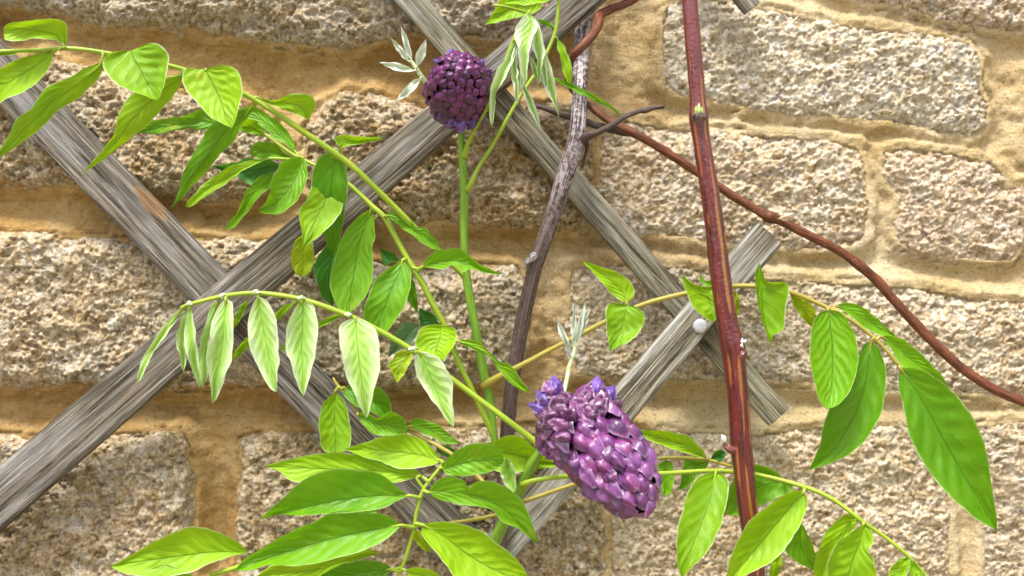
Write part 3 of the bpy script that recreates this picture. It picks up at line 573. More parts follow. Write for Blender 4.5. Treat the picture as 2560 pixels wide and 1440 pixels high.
# ------------------------------------------------------------------ leaves
LRNG = random.Random(11)
def leaflet(parent, base, tip, left=None, right=None, d=(90, 90), m='fresh', mid=None, fold=None, tilt=None, bow=None, w=None, wave=None, n=34, k=9):
    """left / right: outline points from base to tip; w: plain lens shape of that half width instead"""
    base, tip = np.array(base, float), np.array(tip, float)
    if w:
        ax = tip - base; nr = np.array([-ax[1], ax[0]]) / (np.linalg.norm(ax) + 1e-9)
        prof = [(0.10, .45), (0.25, .85), (0.45, 1.0), (0.65, .82), (0.85, .38)]
        left = [base + ax * a - nr * w * b for a, b in prof]; right = [base + ax * a + nr * w * b for a, b in prof]
    Lp = spline([base] + [np.array(q, float) for q in left] + [tip], n); Rp = spline([base] + [np.array(q, float) for q in right] + [tip], n)
    size = np.linalg.norm(tip - base)
    ph0 = LRNG.uniform(0, 50); tt = np.linspace(0, 1, n); nv = np.sin(np.pi * tt) ** .5 * min(1, size / 160)
    for E_, sg in ((Lp, 1), (Rp, 7)):
        tg = np.gradient(E_, axis=0); tg /= np.linalg.norm(tg, axis=1)[:, None] + 1e-9
        E_ += np.stack([-tg[:, 1], tg[:, 0]], -1) * (nv * (4.5 * vn(tt * 9 + ph0, 0 * tt + sg, 3) + 2.5 * vn(tt * 21 + ph0, 0 * tt + sg, 5)))[:, None]

    width = np.linalg.norm(Lp - Rp, axis=1).max()
    wmm = width * PX * 1000 * (D - d[0] / 1000) / D
    if mid is None:
        Mp = (Lp + Rp) / 2
        st = base + (tip - base) * np.linspace(0, 1, n)[:, None]; Mp = 0.75 * Mp + 0.25 * st
    else: Mp = spline([base] + [np.array(q, float) for q in mid] + [tip], n)
    if fold is None: fold = LRNG.uniform(0.12, 0.26) * wmm
    if tilt is None: tilt = LRNG.uniform(-0.10, 0.10) * wmm
    if bow is None: bow = LRNG.uniform(-2.5, 4.0) * min(1, size / 200)
    if wave is None: wave = LRNG.uniform(0.4, 1.1)
    t = np.linspace(0, 1, n)[:, None]; u = np.linspace(-1, 1, 2 * k + 1)[None]
    a = np.abs(u)
    Q = np.where((u < 0)[..., None], Mp[:, None] + (Lp - Mp)[:, None] * a[..., None], Mp[:, None] + (Rp - Mp)[:, None] * a[..., None])
    env = np.sin(np.pi * np.clip(t, 0, 1)) ** 0.6
    ph = LRNG.uniform(0, 20); sd = LRNG.randrange(1000)
    lat = np.cos((t - 0.20 * a ** .8 + 0.10 * vn(t * 3 + ph, u * 1.3 + 0 * t, sd + 4)) * 8.5 * 2 * np.pi + np.pi)
    dd = (d[0] + (d[1] - d[0]) * t + bow * np.sin(np.pi * t) + fold * env * (0.75 * a ** 1.2 + 0.35 * a * a * a) + tilt * env * u
          + wave * env * a * np.sin(t * 13 + ph + 1.5 * u) * 1.1 + (0.17 + 0.013 * max(0, wmm - 14)) * (0.4 + 1.2 * (vn(t * 5 + ph, u * 2 + 0 * t, sd + 9) + .5)) * lat * env * np.sin(np.pi * np.clip(a, 0, 1)) * min(1, wmm / 12)
          + 1.8 * vn(t * 4 + ph + 0 * u, u * 1.5 + 3 + 0 * t, sd))
    V = PA(Q[..., 0], Q[..., 1], dd / 1000)
    uv = np.stack([np.broadcast_to(u * .5 + .5, (n, 2 * k + 1)), np.broadcast_to(t, (n, 2 * k + 1))], -1).reshape(-1, 2)
    o = mk('leaflet', V.reshape(-1, 3), gridfaces(n, 2 * k + 1), M[m], parent, uv)
    o['shade'] = LRNG.random()
    if parent.name in RACH and size > 45:                      # short swollen stalk that joins the leaflet to the leaf's axis
        ra, rm = RACH[parent.name]; j = int(np.argmin(np.hypot(ra[:, 0] - base[0], ra[:, 1] - base[1]))); gap = math.hypot(*(ra[j, :2] - base))
        if gap < 34:
            r_ = min(4.2, size / 45); q = Mp[2]; e = Mp[4]
            dm = [float(dd[i_, k]) for i_ in (0, 2, 4)]
            tv, tf, tu = tube([(ra[j, 0], ra[j, 1], ra[j, 2], r_ * 1.35), ((ra[j, 0] + base[0]) / 2, (ra[j, 1] + base[1]) / 2, (ra[j, 2] + dm[0]) / 2 + .6, r_ * 1.15), (base[0], base[1], dm[0] + .4, r_), (q[0], q[1], dm[1], r_ * .6), (e[0], e[1], dm[2] - .5, r_ * .3)], 14, 8, 0.15, 3)
            mk('leaf_stalk', tv, tf, M[rm], parent, tu)
    return o
RACH = {}
def stalk(parent, pts, mat, name='compound_leaf', n=90, m=10, bump=0.12):
    v, f, uv = tube(pts, n, m, bump, LRNG.randrange(99)); o = mk(name, v, f, M[mat], parent, uv)
    if name == 'compound_leaf': RACH[o.name] = (spline(pts, 160), mat)
    return o
def sub(parent, pts, mat='stalk', n=16): return stalk(parent, pts, mat, 'leaf_stalk', n, 8, 0.05)

# ---- shoot that carries the round flower head
up = empty('wisteria_shoot', P(1232, 1100, 0.055))
tag(up, 'upright green wisteria shoot topped by the round dark purple flower head', 'plant', 'flowering wisteria shoots')
v, f, uv = tube([(1240,1130,52,9.9),(1234,1080,54,9.9),(1224,1000,56,10.8),(1212,945,58,11.7),(1196,860,60,11.2),(1181,780,61,10.8),(1168,705,62,11.2),(1162,650,63,10.3),(1160,560,64,10.3),(1161,470,66,10.8),(1156,400,68,9.9),(1153,350,70,9.0),(1156,300,72,8.1),(1152,250,74,8.1)], 170, 16, 0.06, 3)
mk('stem', v, f, M['shoot'], up, uv)
# A: long leaf arching to the upper left
A = stalk(up, [(-60,130,116,5.0),(80,126,114,5.0),(165,121,112,5.5),(240,128,110,5.5),(330,146,107,5.9),(425,164,104,5.9),(520,195,100,6.3),(600,230,97,6.7),(680,276,94,7.1),(770,337,90,7.6),(870,407,85,8.0),(940,472,80,7.6),(1000,532,75,7.6),(1060,592,69,7.6),(1110,640,65,7.6),(1166,694,62,8.4)], 'stalk')
leaflet(A, (163,119), (9,80), [(150,104),(95,97),(45,103),(14,100)], [(168,95),(170,72),(158,50),(110,47),(40,55),(14,62)], (114,120), 'fresh', [(140,88),(80,75),(45,70)])
leaflet(A, (150,123), (-60,136), [(75,133),(0,139)], [(60,121),(0,124)], (113,116), 'fresh')
leaflet(A, (138,127), (-110,290), [(90,135),(40,150),(0,170),(-60,205)], [(125,160),(105,195),(70,225),(30,240),(0,257),(-50,290)], (112,106), 'fresh')
leaflet(A, (255,155), (-8,392), [(210,172),(170,193),(122,213),(95,248),(75,275),(42,298),(30,325),(14,350),(0,370)], [(258,172),(235,210),(190,250),(140,280),(100,320),(52,358),(8,388)], (109,100), 'fresh', fold=-1.5, tilt=-2)
leaflet(A, (330,129), (395,252), [(300,128),(270,135),(257,158),(268,188),(290,208),(325,225),(370,242)], [(360,113),(388,107),(412,120),(422,145),(418,175),(408,215),(400,240)], (109,118), 'fresh')
leaflet(A, (456,184), (202,436), [(410,195),(370,210),(330,237),(305,268),(293,305),(283,335),(262,365),(235,400)], [(452,210),(430,245),(400,278),(360,318),(320,352),(278,385),(240,412)], (102,90), 'fresh', fold=-1.0, tilt=-2.5)
leaflet(A, (515,173), (580,321), [(490,172),(464,171),(456,198),(467,225),(492,255),(518,285),(545,303),(568,315)], [(540,165),(565,163),(594,174),(604,198),(606,225),(600,260),(590,295)], (103,112), 'fresh')
leaflet(A, (640,242), (772,300), [(667,249),(690,250),(710,240),(735,233),(768,234),(786,249),(788,268)], [(665,258),(700,272),(725,281),(754,292)], (95,92), 'fresh')
leaflet(A, (636,262), (424,524), [(575,282),(522,318),(503,353),(480,390),(461,425),(450,465),(440,498)], [(630,280),(613,303),(595,332),(570,368),(537,404),(512,433),(480,465),(450,498)], (92,74), 'green', fold=-1.5, tilt=-2)
leaflet(A, (846,379), (966,344), [(848,366),(835,350),(844,339),(866,338),(905,341)], [(855,372),(870,365),(902,360),(934,353)], (87,88), 'fresh')
leaflet(A, (845,387), (832,642), [(812,385),(793,404),(779,447),(790,520),(812,590)], [(866,420),(868,470),(862,530),(850,590)], (78,58), 'green')
# B: leaf hanging behind it towards the left
B = stalk(up, [(600,300,58,3.5),(660,335,58,4),(725,382,58,4.5),(768,404,60,4.5),(822,429,62,5),(873,462,64,5.5),(931,516,66,6.5),(963,546,67,7),(1000,612,68,7.5),(1014,639,68,7.5),(1054,704,68,8),(1090,776,66,8),(1112,814,65,8),(1133,870,63,7.5),(1155,924,61,7),(1177,968,59,7),(1210,1040,56,7),(1236,1092,54,8)], 'stalk')
leaflet(B, (560,311), (338,332), [(545,318),(510,324),(470,323),(430,328),(390,334)], [(540,295),(528,283),(500,274),(465,287),(425,295),(370,306)], (60,56), 'green')
leaflet(B, (663,337), (586,322), [(650,338),(620,333)], [(655,318),(638,299),(612,300)], (58,66), 'fresh')
leaflet(B, (746,388), (612,284), [(725,371),(700,353),(678,342),(653,314),(628,303)], [(739,368),(721,332),(700,306),(674,288),(649,270),(628,267)], (57,50), 'green')
leaflet(B, (730,394), (627,390), [(707,396),(671,397),(645,395)], [(710,382),(689,360),(660,353),(635,360),(626,376)], (56,52), 'green')
sub(B, [(762,402,61,4.5),(720,398,64,4),(672,396,66,4)])
leaflet(B, (672,396), (463,518), [(653,404),(631,415),(606,429),(580,447),(552,469),(519,487),(483,514)], [(645,397),(609,404),(573,415),(541,436),(508,462),(487,483),(469,501)], (67,72), 'fresh')
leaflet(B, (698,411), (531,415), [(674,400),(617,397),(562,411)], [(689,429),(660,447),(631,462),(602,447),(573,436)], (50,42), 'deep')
leaflet(B, (757,394), (644,525), [(732,393),(707,404),(692,425),(680,440),(676,462),(678,480),(667,501),(653,519)], [(766,411),(767,440),(761,469),(747,494),(725,516),(700,532),(674,534),(653,532)], (66,78), 'green', [(745,430),(722,470),(685,510)], fold=5)
leaflet(B, (685,433), (564,574), [(653,440),(624,465),(606,501),(595,530),(573,552)], [(674,469),(653,487),(631,512),(613,537),(588,566)], (48,40), 'green')
leaflet(B, (836,434), (757,620), [(801,429),(783,447),(775,472),(768,498),(749,516),(747,541),(754,577)], [(866,434),(870,469),(866,494),(851,530),(826,563),(797,592),(772,610)], (66,84), 'fresh')
leaflet(B, (765,580), (755,692), [(736,606),(729,646),(736,680)], [(783,613),(783,657),(772,685)], (56,52), 'yellow')
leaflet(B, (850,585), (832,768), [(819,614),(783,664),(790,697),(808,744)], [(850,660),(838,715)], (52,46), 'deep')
leaflet(B, (929,522), (874,784), [(895,541),(863,577),(844,624),(835,661),(826,697),(828,733),(841,765),(856,780)], [(937,552),(937,588),(931,624),(930,661),(929,704),(917,733),(895,765)], (66,70), 'green')
leaflet(B, (1007,650), (940,838), [(982,664),(953,686),(931,715),(917,751),(908,787),(913,809),(925,828)], [(1025,675),(1027,704),(1021,733),(1011,762),(996,791),(971,823)], (70,78), 'green')
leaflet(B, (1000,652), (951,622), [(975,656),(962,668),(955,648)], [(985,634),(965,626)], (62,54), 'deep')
leaflet(B, (1027,690), (1044,784), [(1018,733),(1021,754),(1032,768)], [(1039,715),(1043,747)], (64,60), 'green')
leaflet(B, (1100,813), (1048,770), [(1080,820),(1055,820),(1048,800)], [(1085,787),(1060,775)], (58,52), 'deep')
leaflet(B, (1047,812), (970,896), [(1018,805),(996,823),(982,848),(973,874)], [(1040,841),(1025,863),(1003,872),(985,882)], (48,42), 'dusty')
leaflet(B, (965,540), (1099,624), [(982,552),(1007,570),(1032,588),(1054,606),(1076,620)], [(975,528),(990,534),(1014,541),(1032,556),(1043,570),(1065,570),(1076,585),(1094,603)], (70,74), 'green')
leaflet(B, (1056,667), (1254,686), [(1083,670),(1112,672),(1130,664),(1144,668),(1159,681),(1177,671),(1213,681)], [(1068,646),(1090,628),(1122,621),(1151,623),(1166,635),(1198,657),(1227,672)], (72,80), 'green')
sub(B, [(1030,668,69,4.5),(1044,672,70,4),(1058,667,72,4)])
leaflet(B, (1104,815), (1107,904), [(1090,811),(1056,818),(1043,841),(1038,866),(1061,881),(1083,893)], [(1133,820),(1142,836),(1136,859),(1123,881)], (72,84), 'fresh', [(1100,845),(1090,875)])
leaflet(B, (1139,852), (1327,984), [(1177,870),(1206,884),(1234,906),(1253,931),(1271,953),(1299,972)], [(1166,848),(1198,856),(1220,874),(1242,899),(1271,910),(1292,935),(1310,960)], (66,74), 'fresh')
leaflet(B, (1033,877), (992,958), [(1000,877),(982,895),(969,910),(978,928),(985,942)], [(1025,906),(1014,928),(1003,946)], (78,84), 'yellow')
sub(B, [(1124,845,64,4),(1132,850,66,4),(1140,852,67,4)])
# E: leaf reaching out behind the red cane to the right
E = stalk(up, [(1208,966,58,11.7),(1225,955,60,10.8),(1255,938,63,8.6),(1300,915,66,6.8),(1400,862,70,6.3),(1510,806,74,6.3),(1600,764,76,6.3),(1710,734,79,6.3),(1800,718,82,6.3),(1890,716,86,6.3),(1970,728,90,5.9),(2070,770,93,5.4),(2130,802,95,5.0),(2182,842,97,4.5),(2220,880,99,4.5),(2248,916,100,4.5)], 'stalk_brown')
leaflet(E, (1567,759), (1456,652), [(1545,748),(1520,727),(1500,702),(1480,680)], [(1587,738),(1580,708),(1545,680),(1500,666)], (77,74), 'fresh')
leaflet(E, (1566,763), (1525,879), [(1545,757),(1520,760),(1514,785),(1515,820),(1521,850)], [(1590,767),(1610,785),(1608,810),(1595,835),(1570,855),(1545,869)], (78,86), 'fresh')
leaflet(E, (1790,716), (1783,806), [(1750,714),(1725,706),(1704,686),(1712,720),(1727,760),(1750,785)], [(1802,730),(1802,760),(1795,790)], (82,88), 'fresh', [(1770,735),(1778,770)])
leaflet(E, (1790,722), (1748,684), [(1770,715),(1752,705)], [(1785,700),(1765,702)], (80,76), 'green')
leaflet(E, (1838,728), (1846,788), [(1815,750),(1822,775)], [(1846,738),(1849,768)], (84,82), 'yellow')
leaflet(E, (1897,655), (1929,864), [(1889,690),(1891,730),(1898,775),(1912,822)], [(1906,680),(1918,706),(1960,706),(1972,722),(1968,760),(1962,800),(1955,824),(1934,838)], (90,96), 'fresh', [(1903,715),(1905,765),(1915,820)], fold=6)
leaflet(E, (1974,732), (2030,818), [(1985,765),(2005,795)], [(2005,746),(2038,774)], (88,82), 'yellow')
leaflet(E, (2070,775), (2067,1024), [(2045,785),(2028,830),(2025,875),(2028,920),(2040,970),(2050,1005)], [(2100,780),(2125,815),(2142,855),(2145,900),(2136,945),(2120,985),(2095,1012)], (96,108), 'green')
leaflet(E, (2178,851), (2022,1175), [(2158,865),(2145,900),(2116,960),(2075,1015),(2058,1070),(2045,1125)], [(2200,875),(2215,920),(2216,970),(2202,1030),(2180,1080),(2140,1125),(2080,1156)], (96,92), 'green', [(2165,945),(2135,1040),(2075,1135)], fold=5, tilt=2)
leaflet(E, (2086,766), (2241,843), [(2120,785),(2160,815),(2195,836)], [(2115,757),(2160,767),(2190,795),(2226,825)], (91,88), 'green')
leaflet(E, (2200,841), (2371,964), [(2225,870),(2245,905),(2290,935),(2335,956)], [(2240,840),(2280,865),(2320,905),(2351,935)], (96,92), 'green')
leaflet(E, (2250,919), (2492,1326), [(2246,960),(2257,1010),(2270,1070),(2295,1135),(2335,1195),(2385,1250),(2440,1296)], [(2300,925),(2355,955),(2400,1000),(2435,1050),(2460,1110),(2475,1170),(2483,1240),(2491,1290)], (101,110), 'green', [(2308,1005),(2355,1090),(2400,1170),(2442,1240)], n=52, k=13)
# H: thin leaf stalk running up behind the young leaf
H = stalk(up, [(1168,476,68,8),(1178,458,70,7),(1200,412,70,5),(1230,365,70,5),(1300,242,68,4.7),(1350,166,66,4.7),(1384,92,66,4.7),(1394,40,66,4.7),(1398,-60,66,4.7)], 'stalk')
leaflet(H, (1392,94), (1428,211), [(1393,115),(1400,143),(1407,177),(1417,200)], [(1410,113),(1423,147),(1431,180)], (66,70), 'fresh')
leaflet(H, (1380,193), (1557,289), [(1400,209),(1430,225),(1465,242),(1510,264)], [(1405,199),(1440,212),(1480,232),(1520,258)], (66,66), 'green')
leaflet(H, (1345,-4), (1210,62), [(1290,-12),(1250,4),(1225,44)], [(1352,20),(1312,40),(1260,53)], (64,60), 'fresh')
leaflet(H, (1392,-8), (1256,8), [(1330,-22),(1285,-10)], [(1360,6),(1310,12)], (68,70), 'fresh')
leaflet(H, (1391,88), (1340,47), [(1375,68),(1355,62)], [(1380,60),(1360,50)], (66,62), 'green')
sub(H, [(1320,33,64,4),(1290,24,66,4),(1260,16,68,3.5),(1234,13,68,3)], 'stalk')
# I: pale young leaf hanging folded beside the flower head
I = stalk(up, [(1160,392,69,10),(1172,355,74,6),(1190,318,80,5),(1214,276,88,4.5),(1240,210,92,4),(1280,110,95,5),(1305,55,97,5),(1324,30,98,4)], 'stalk')
leaflet(I, (1297,98), (1231,321), [(1278,115),(1263,147),(1240,180),(1227,217),(1223,253),(1225,293)], [(1287,140),(1275,173),(1263,200),(1243,227),(1237,263),(1233,297)], (96,92), 'feather', fold=3)
leaflet(I, (1292,102), (1294,264), [(1277,150),(1277,180),(1283,210),(1287,238)], [(1292,147),(1295,187),(1296,227)], (98,96), 'feather')
leaflet(I, (1295,190), (1354,328), [(1300,217),(1318,260),(1335,297)], [(1310,205),(1329,245),(1342,282)], (94,90), 'feather')
leaflet(I, (1345,86), (1398,298), [(1343,140),(1349,190),(1365,226),(1385,264)], [(1358,110),(1372,150),(1383,190),(1389,225),(1394,262)], (97,92), 'feather', fold=3)
leaflet(I, (1337,52), (1344,219), [(1330,103),(1335,125),(1342,150),(1343,188)], [(1350,67),(1358,93),(1362,123),(1358,157),(1353,190)], (100,98), 'feather', fold=3)
leaflet(I, (1326,138), (1345,202), [(1327,165),(1336,190)], [(1340,160)], (94,92), 'feather')
leaflet(I, (1323,30), (1313,212), [(1300,50),(1290,77),(1290,110),(1297,150),(1304,187)], [(1343,57),(1340,73),(1328,103),(1324,133),(1321,163),(1318,190)], (101,104), 'feather', [(1326,70),(1314,110),(1312,160)], fold=5)
leaflet(I, (1228,218), (1221,282), [(1214,240),(1214,265)], [(1227,250)], (90,88), 'yellow')
leaflet(I, (1312,45), (1268,205), [(1295,80),(1278,130),(1266,175)], [(1308,85),(1292,135),(1276,180)], (95,94), 'feather')
leaflet(I, (1332,60), (1368,232), [(1340,110),(1350,165),(1360,205)], [(1350,100),(1364,160),(1370,205)], (98,96), 'feather')
leaflet(I, (1318,70), (1306,240), [(1306,120),(1298,180),(1301,215)], [(1318,120),(1313,180),(1309,215)], (97,96), 'feather')
# J: tiny silvery leaf left of the flower head
J = stalk(up, [(1080,225,80,6),(1062,203,84,6),(1050,186,86,5.5),(1037,166,88,5),(1027,152,89,4)], 'stalk_white', n=30)
for b_, t_, w_ in (((1029,153),(1001,62),8), ((1022,154),(978,95),8), ((1041,168),(1066,97),11), ((1036,177),(947,156),10), ((1053,194),(988,256),11)):
    leaflet(J, b_, t_, w=w_, d=(89, 93), m='silver', n=18, k=5)

# ---- shoot that carries the long flower cluster
low = empty('wisteria_shoot', P(1240, 1400, 0.09))
tag(low, 'wisteria shoot with the elongated mauve flower cluster low in the picture centre', 'plant', 'flowering wisteria shoots')
v, f, uv = tube([(1180,1480,84,15),(1225,1380,90,15),(1262,1300,96,15),(1290,1245,102,15),(1312,1200,108,15.5),(1336,1150,114,14),(1358,1114,118,12),(1385,1080,126,11),(1410,1050,134,10)], 100, 16, 0.06, 5)
mk('stem', v, f, M['shoot'], low, uv)
Cc = stalk(low, [(455,769,124,4.2),(474,761,124,5.1),(556,741,124,5.5),(640,733,124,6.0),(753,748,124,6.4),(871,789,124,6.8),(950,828,123,6.8),(1029,874,122,6.8),(1100,926,121,7.2),(1180,986,120,7.6),(1270,1052,119,7.6),(1352,1116,118,8.5)], 'stalk')
for (x, y) in ((474,761),(556,741),(640,733),(753,748),(871,789),(1030,875)):
    lump('node', x, y - 2, 0.1265, 9, 6, M['stalk_white'], Cc, int(x), 0, 0.8)
leaflet(Cc, (458,768), (345,957), [(428,792),(392,838),(363,884),(343,936)], [(448,789),(418,831),(389,871),(366,913),(353,946)], (124,120), 'bloom')
leaflet(Cc, (464,772), (458,930), [(451,805),(441,851),(448,890),(453,913)], [(466,815),(466,864),(464,910)], (120,116), 'bloom')
leaflet(Cc, (474,765), (500,973), [(468,785),(461,831),(464,877),(477,913),(491,949)], [(481,779),(487,825),(494,864),(497,910),(501,943)], (126,122), 'bloom')
leaflet(Cc, (546,755), (508,972), [(527,766),(517,802),(504,838),(499,871),(497,913),(502,949)], [(545,775),(532,815),(522,854),(519,897),(520,930)], (120,116), 'bloom')
leaflet(Cc, (564,748), (530,1010), [(543,772),(530,805),(523,844),(517,884),(518,923),(526,964)], [(581,756),(584,785),(584,825),(582,864),(576,903),(563,943),(550,976),(540,998)], (127,124), 'bloom', [(558,830),(550,890),(536,965)])
leaflet(Cc, (623,745), (583,822), [(598,770),(585,800)], [(612,775),(596,808)], (120,114), 'fresh')
leaflet(Cc, (744,753), (578,905), [(710,766),(688,785),(620,843),(590,875)], [(715,780),(692,802),(624,864),(595,892)], (120,104), 'fresh')
leaflet(Cc, (645,741), (692,981), [(632,759),(622,792),(620,825),(625,864),(638,900),(655,936),(674,969)], [(664,749),(681,775),(692,808),(697,848),(697,890),(695,930),(693,962)], (127,128), 'bloom', [(656,810),(670,880),(684,940)])
leaflet(Cc, (753,752), (759,990), [(733,775),(720,805),(714,841),(717,877),(727,910),(737,943),(747,972)], [(779,759),(789,785),(796,818),(793,854),(789,890),(779,926),(769,960)], (127,128), 'bloom')
leaflet(Cc, (866,784), (697,873), [(833,790),(800,805),(715,858)], [(835,800),(800,818),(722,872)], (120,106), 'fresh')
leaflet(Cc, (888,794), (915,1047), [(865,802),(848,818),(850,848),(855,884),(861,923),(874,959),(888,989),(901,1018)], [(911,802),(937,821),(945,851),(948,890),(947,930),(937,972),(927,1008),(922,1031)], (126,128), 'bloom', [(893,860),(902,940),(912,1010)])
leaflet(Cc, (1048,879), (1132,1070), [(1039,887),(1037,910),(1045,943),(1061,972),(1084,1005),(1107,1035)], [(1075,884),(1098,897),(1117,926),(1130,956),(1132,992),(1133,1028),(1135,1054)], (124,126), 'bloom', [(1072,930),(1095,985),(1116,1035)])
# G: small leaf low behind the pale one
G = stalk(low, [(833,944,58,2.5),(842,960,59,4),(870,992,60,4.5),(898,1030,61,4.5),(960,1060,62,4.5),(1030,1080,64,5),(1150,1150,74,5.5),(1230,1230,86,6),(1272,1285,95,7)], 'stalk_brown')
leaflet(G, (838,978), (838,1140), [(812,1005),(799,1038),(799,1077),(805,1120)], [(855,995),(868,1030),(876,1075),(872,1118)], (60,66), 'fresh')
sub(G, [(858,974,60,3.5),(846,968,60,3.5),(838,979,60,3)])
leaflet(G, (860,968), (974,1050), [(862,990),(895,1018),(930,1032)], [(890,961),(925,961),(957,975),(976,1010)], (60,62), 'green')
leaflet(G, (893,1036), (1017,1087), [(905,1058),(925,1076),(955,1091),(990,1093)], [(920,1033),(945,1048),(975,1030),(1000,1038),(1018,1060)], (64,68), 'green')
leaflet(G, (1022,1066), (1152,1109), [(1045,1077),(1075,1092),(1112,1108)], [(1035,1047),(1060,1050),(1092,1060),(1122,1086)], (66,70), 'green')
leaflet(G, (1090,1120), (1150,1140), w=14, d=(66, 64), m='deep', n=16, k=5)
# F: long leaf running right across the lower corner
Fl = stalk(low, [(1306,1212,110,9.7),(1330,1202,112,7.9),(1380,1194,112,6.6),(1430,1191,110,6.2),(1550,1188,104,5.7),(1650,1184,98,5.7),(1775,1177,94,5.7),(1860,1182,93,5.7),(1900,1188,97,5.7),(2000,1214,108,5.7),(2080,1247,113,5.3),(2152,1300,118,5.3),(2225,1352,120,4.8),(2272,1392,121,4.4),(2315,1440,122,4.0),(2360,1500,122,3.5)], 'stalk')
leaflet(Fl, (1960,1200), (1812,1287), [(1925,1168),(1880,1162),(1842,1185),(1820,1235)], [(1985,1222),(1950,1242),(1900,1262),(1850,1288)], (92,82), 'green')
leaflet(Fl, (2000,1300), (2037,1430), [(1980,1345),(1962,1375),(1985,1400),(2015,1417)], [(2020,1335),(2035,1370),(2041,1402)], (104,98), 'green')
leaflet(Fl, (1950,1372), (1925,1455), [(1930,1400),(1924,1430)], [(1955,1405),(1945,1440)], (100,98), 'fresh')
leaflet(Fl, (1790,1180), (1704,1448), [(1750,1190),(1725,1220),(1710,1260),(1700,1300),(1693,1345),(1692,1400)], [(1817,1195),(1821,1235),(1812,1280),(1795,1330),(1770,1375),(1730,1417)], (98,122), 'fresh', [(1772,1255),(1748,1320),(1718,1395)])
leaflet(Fl, (2010,1228), (1811,1464), [(1980,1228),(1940,1250),(1900,1280),(1865,1315),(1840,1360),(1825,1400),(1815,1440)], [(2017,1250),(2012,1280),(1995,1320),(1970,1360),(1940,1395),(1890,1425),(1840,1452)], (114,134), 'fresh', [(1960,1285),(1905,1350),(1848,1420)], fold=6, n=44, k=12)
leaflet(Fl, (2146,1296), (2036,1470), [(2120,1285),(2090,1300),(2060,1340),(2043,1385),(2035,1425)], [(2138,1315),(2105,1360),(2080,1400),(2070,1450)], (112,106), 'fresh')
leaflet(Fl, (2158,1310), (2085,1475), [(2130,1330),(2095,1355),(2075,1385),(2068,1430)], [(2180,1330),(2183,1355),(2170,1375),(2186,1405),(2190,1445),(2150,1475)], (120,126), 'fresh', [(2150,1350),(2130,1400),(2115,1445)])
leaflet(Fl, (2270,1392), (2217,1456), [(2245,1400),(2225,1425)], [(2274,1415),(2258,1448)], (121,124), 'fresh')
leaflet(Fl, (2276,1394), (2292,1466), [(2270,1425)], [(2297,1415),(2306,1442)], (121,124), 'fresh')
# G2: thin leaf behind the flower cluster
K2 = stalk(low, [(1296,1262,98,8),(1316,1252,98,6),(1440,1208,88,5),(1560,1165,82,4.5),(1650,1146,80,4.5),(1710,1145,80,4.5),(1770,1150,80,4.5),(1830,1166,80,4)], 'stalk_brown')
leaflet(K2, (1768,1148), (1590,1075), [(1715,1133),(1670,1119),(1625,1103)], [(1750,1115),(1712,1088),(1650,1075)], (82,86), 'fresh')
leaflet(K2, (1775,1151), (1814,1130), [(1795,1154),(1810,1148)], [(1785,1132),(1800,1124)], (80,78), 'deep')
leaflet(K2, (1772,1151), (1698,1226), [(1740,1139),(1712,1152),(1704,1190)], [(1765,1170),(1745,1192),(1720,1216)], (78,76), 'green')
leaflet(K2, (1665,1150), (1660,1244), [(1646,1165),(1650,1210)], [(1680,1160),(1684,1195),(1678,1230)], (80,82), 'green')
leaflet(K2, (1830,1166), (1905,1172), w=13, d=(80, 78), m='deep', n=16, k=5)
# a broad leaf and a curled one beside the stem
N = stalk(low, [(1300,1225,104,6),(1270,1190,108,5),(1240,1150,110,4.5),(1195,1112,112,4)], 'stalk', n=30)
leaflet(N, (1192,1110), (1406,1161), [(1212,1152),(1250,1181),(1300,1182),(1346,1173),(1386,1166)], [(1230,1105),(1275,1089),(1310,1096),(1345,1130),(1376,1150)], (108,106), 'fresh')
leaflet(N, (1262,1146), (1288,1232), [(1252,1180),(1258,1205),(1270,1221)], [(1278,1152),(1287,1180),(1291,1210)], (116,114), 'bloom', fold=5)
# ---- separate leaf growing up from below the frame
sp = empty('wisteria_leaf', P(995, 1470, 0.12))
tag(sp, 'broad bright green wisteria leaf spray spreading along the bottom edge left of centre', 'plant')
S = stalk(sp, [(985,1500,124,4.3),(1000,1432,124,4.7),(1016,1390,124,4.7),(1035,1322,124,5.0),(1042,1280,124,5.0),(1056,1230,124,5.0),(1072,1205,124,4.7),(1095,1176,124,4.3),(1106,1158,124,3.6)], 'stalk')
leaflet(S, (1105,1152), (856,1122), [(1075,1164),(1040,1172),(1000,1170),(940,1152),(896,1138)], [(1080,1120),(1050,1095),(1010,1085),(960,1090),(908,1106)], (123,116), 'fresh')
leaflet(S, (1052,1189), (661,1165), [(1020,1200),(985,1208),(930,1206),(860,1206),(790,1206),(730,1202),(700,1180)], [(1040,1172),(1005,1157),(985,1160),(950,1143),(850,1131),(760,1140),(708,1152)], (122,112), 'fresh', [(950,1178),(800,1172),(720,1168)], n=44)
leaflet(S, (1026,1239), (648,1299), [(995,1252),(950,1271),(890,1280),(765,1290),(700,1287)], [(995,1220),(950,1185),(890,1172),(840,1172),(790,1185),(740,1215),(700,1250)], (126,136), 'green', [(940,1240),(840,1252),(740,1275)], n=44, k=12)
leaflet(S, (1004,1313), (588,1428), [(970,1346),(910,1376),(850,1393),(750,1416),(675,1412),(630,1425)], [(960,1286),(900,1280),(840,1280),(780,1305),(715,1335),(645,1375),(602,1405)], (128,142), 'green', [(930,1325),(820,1350),(700,1385)], n=44, k=12)
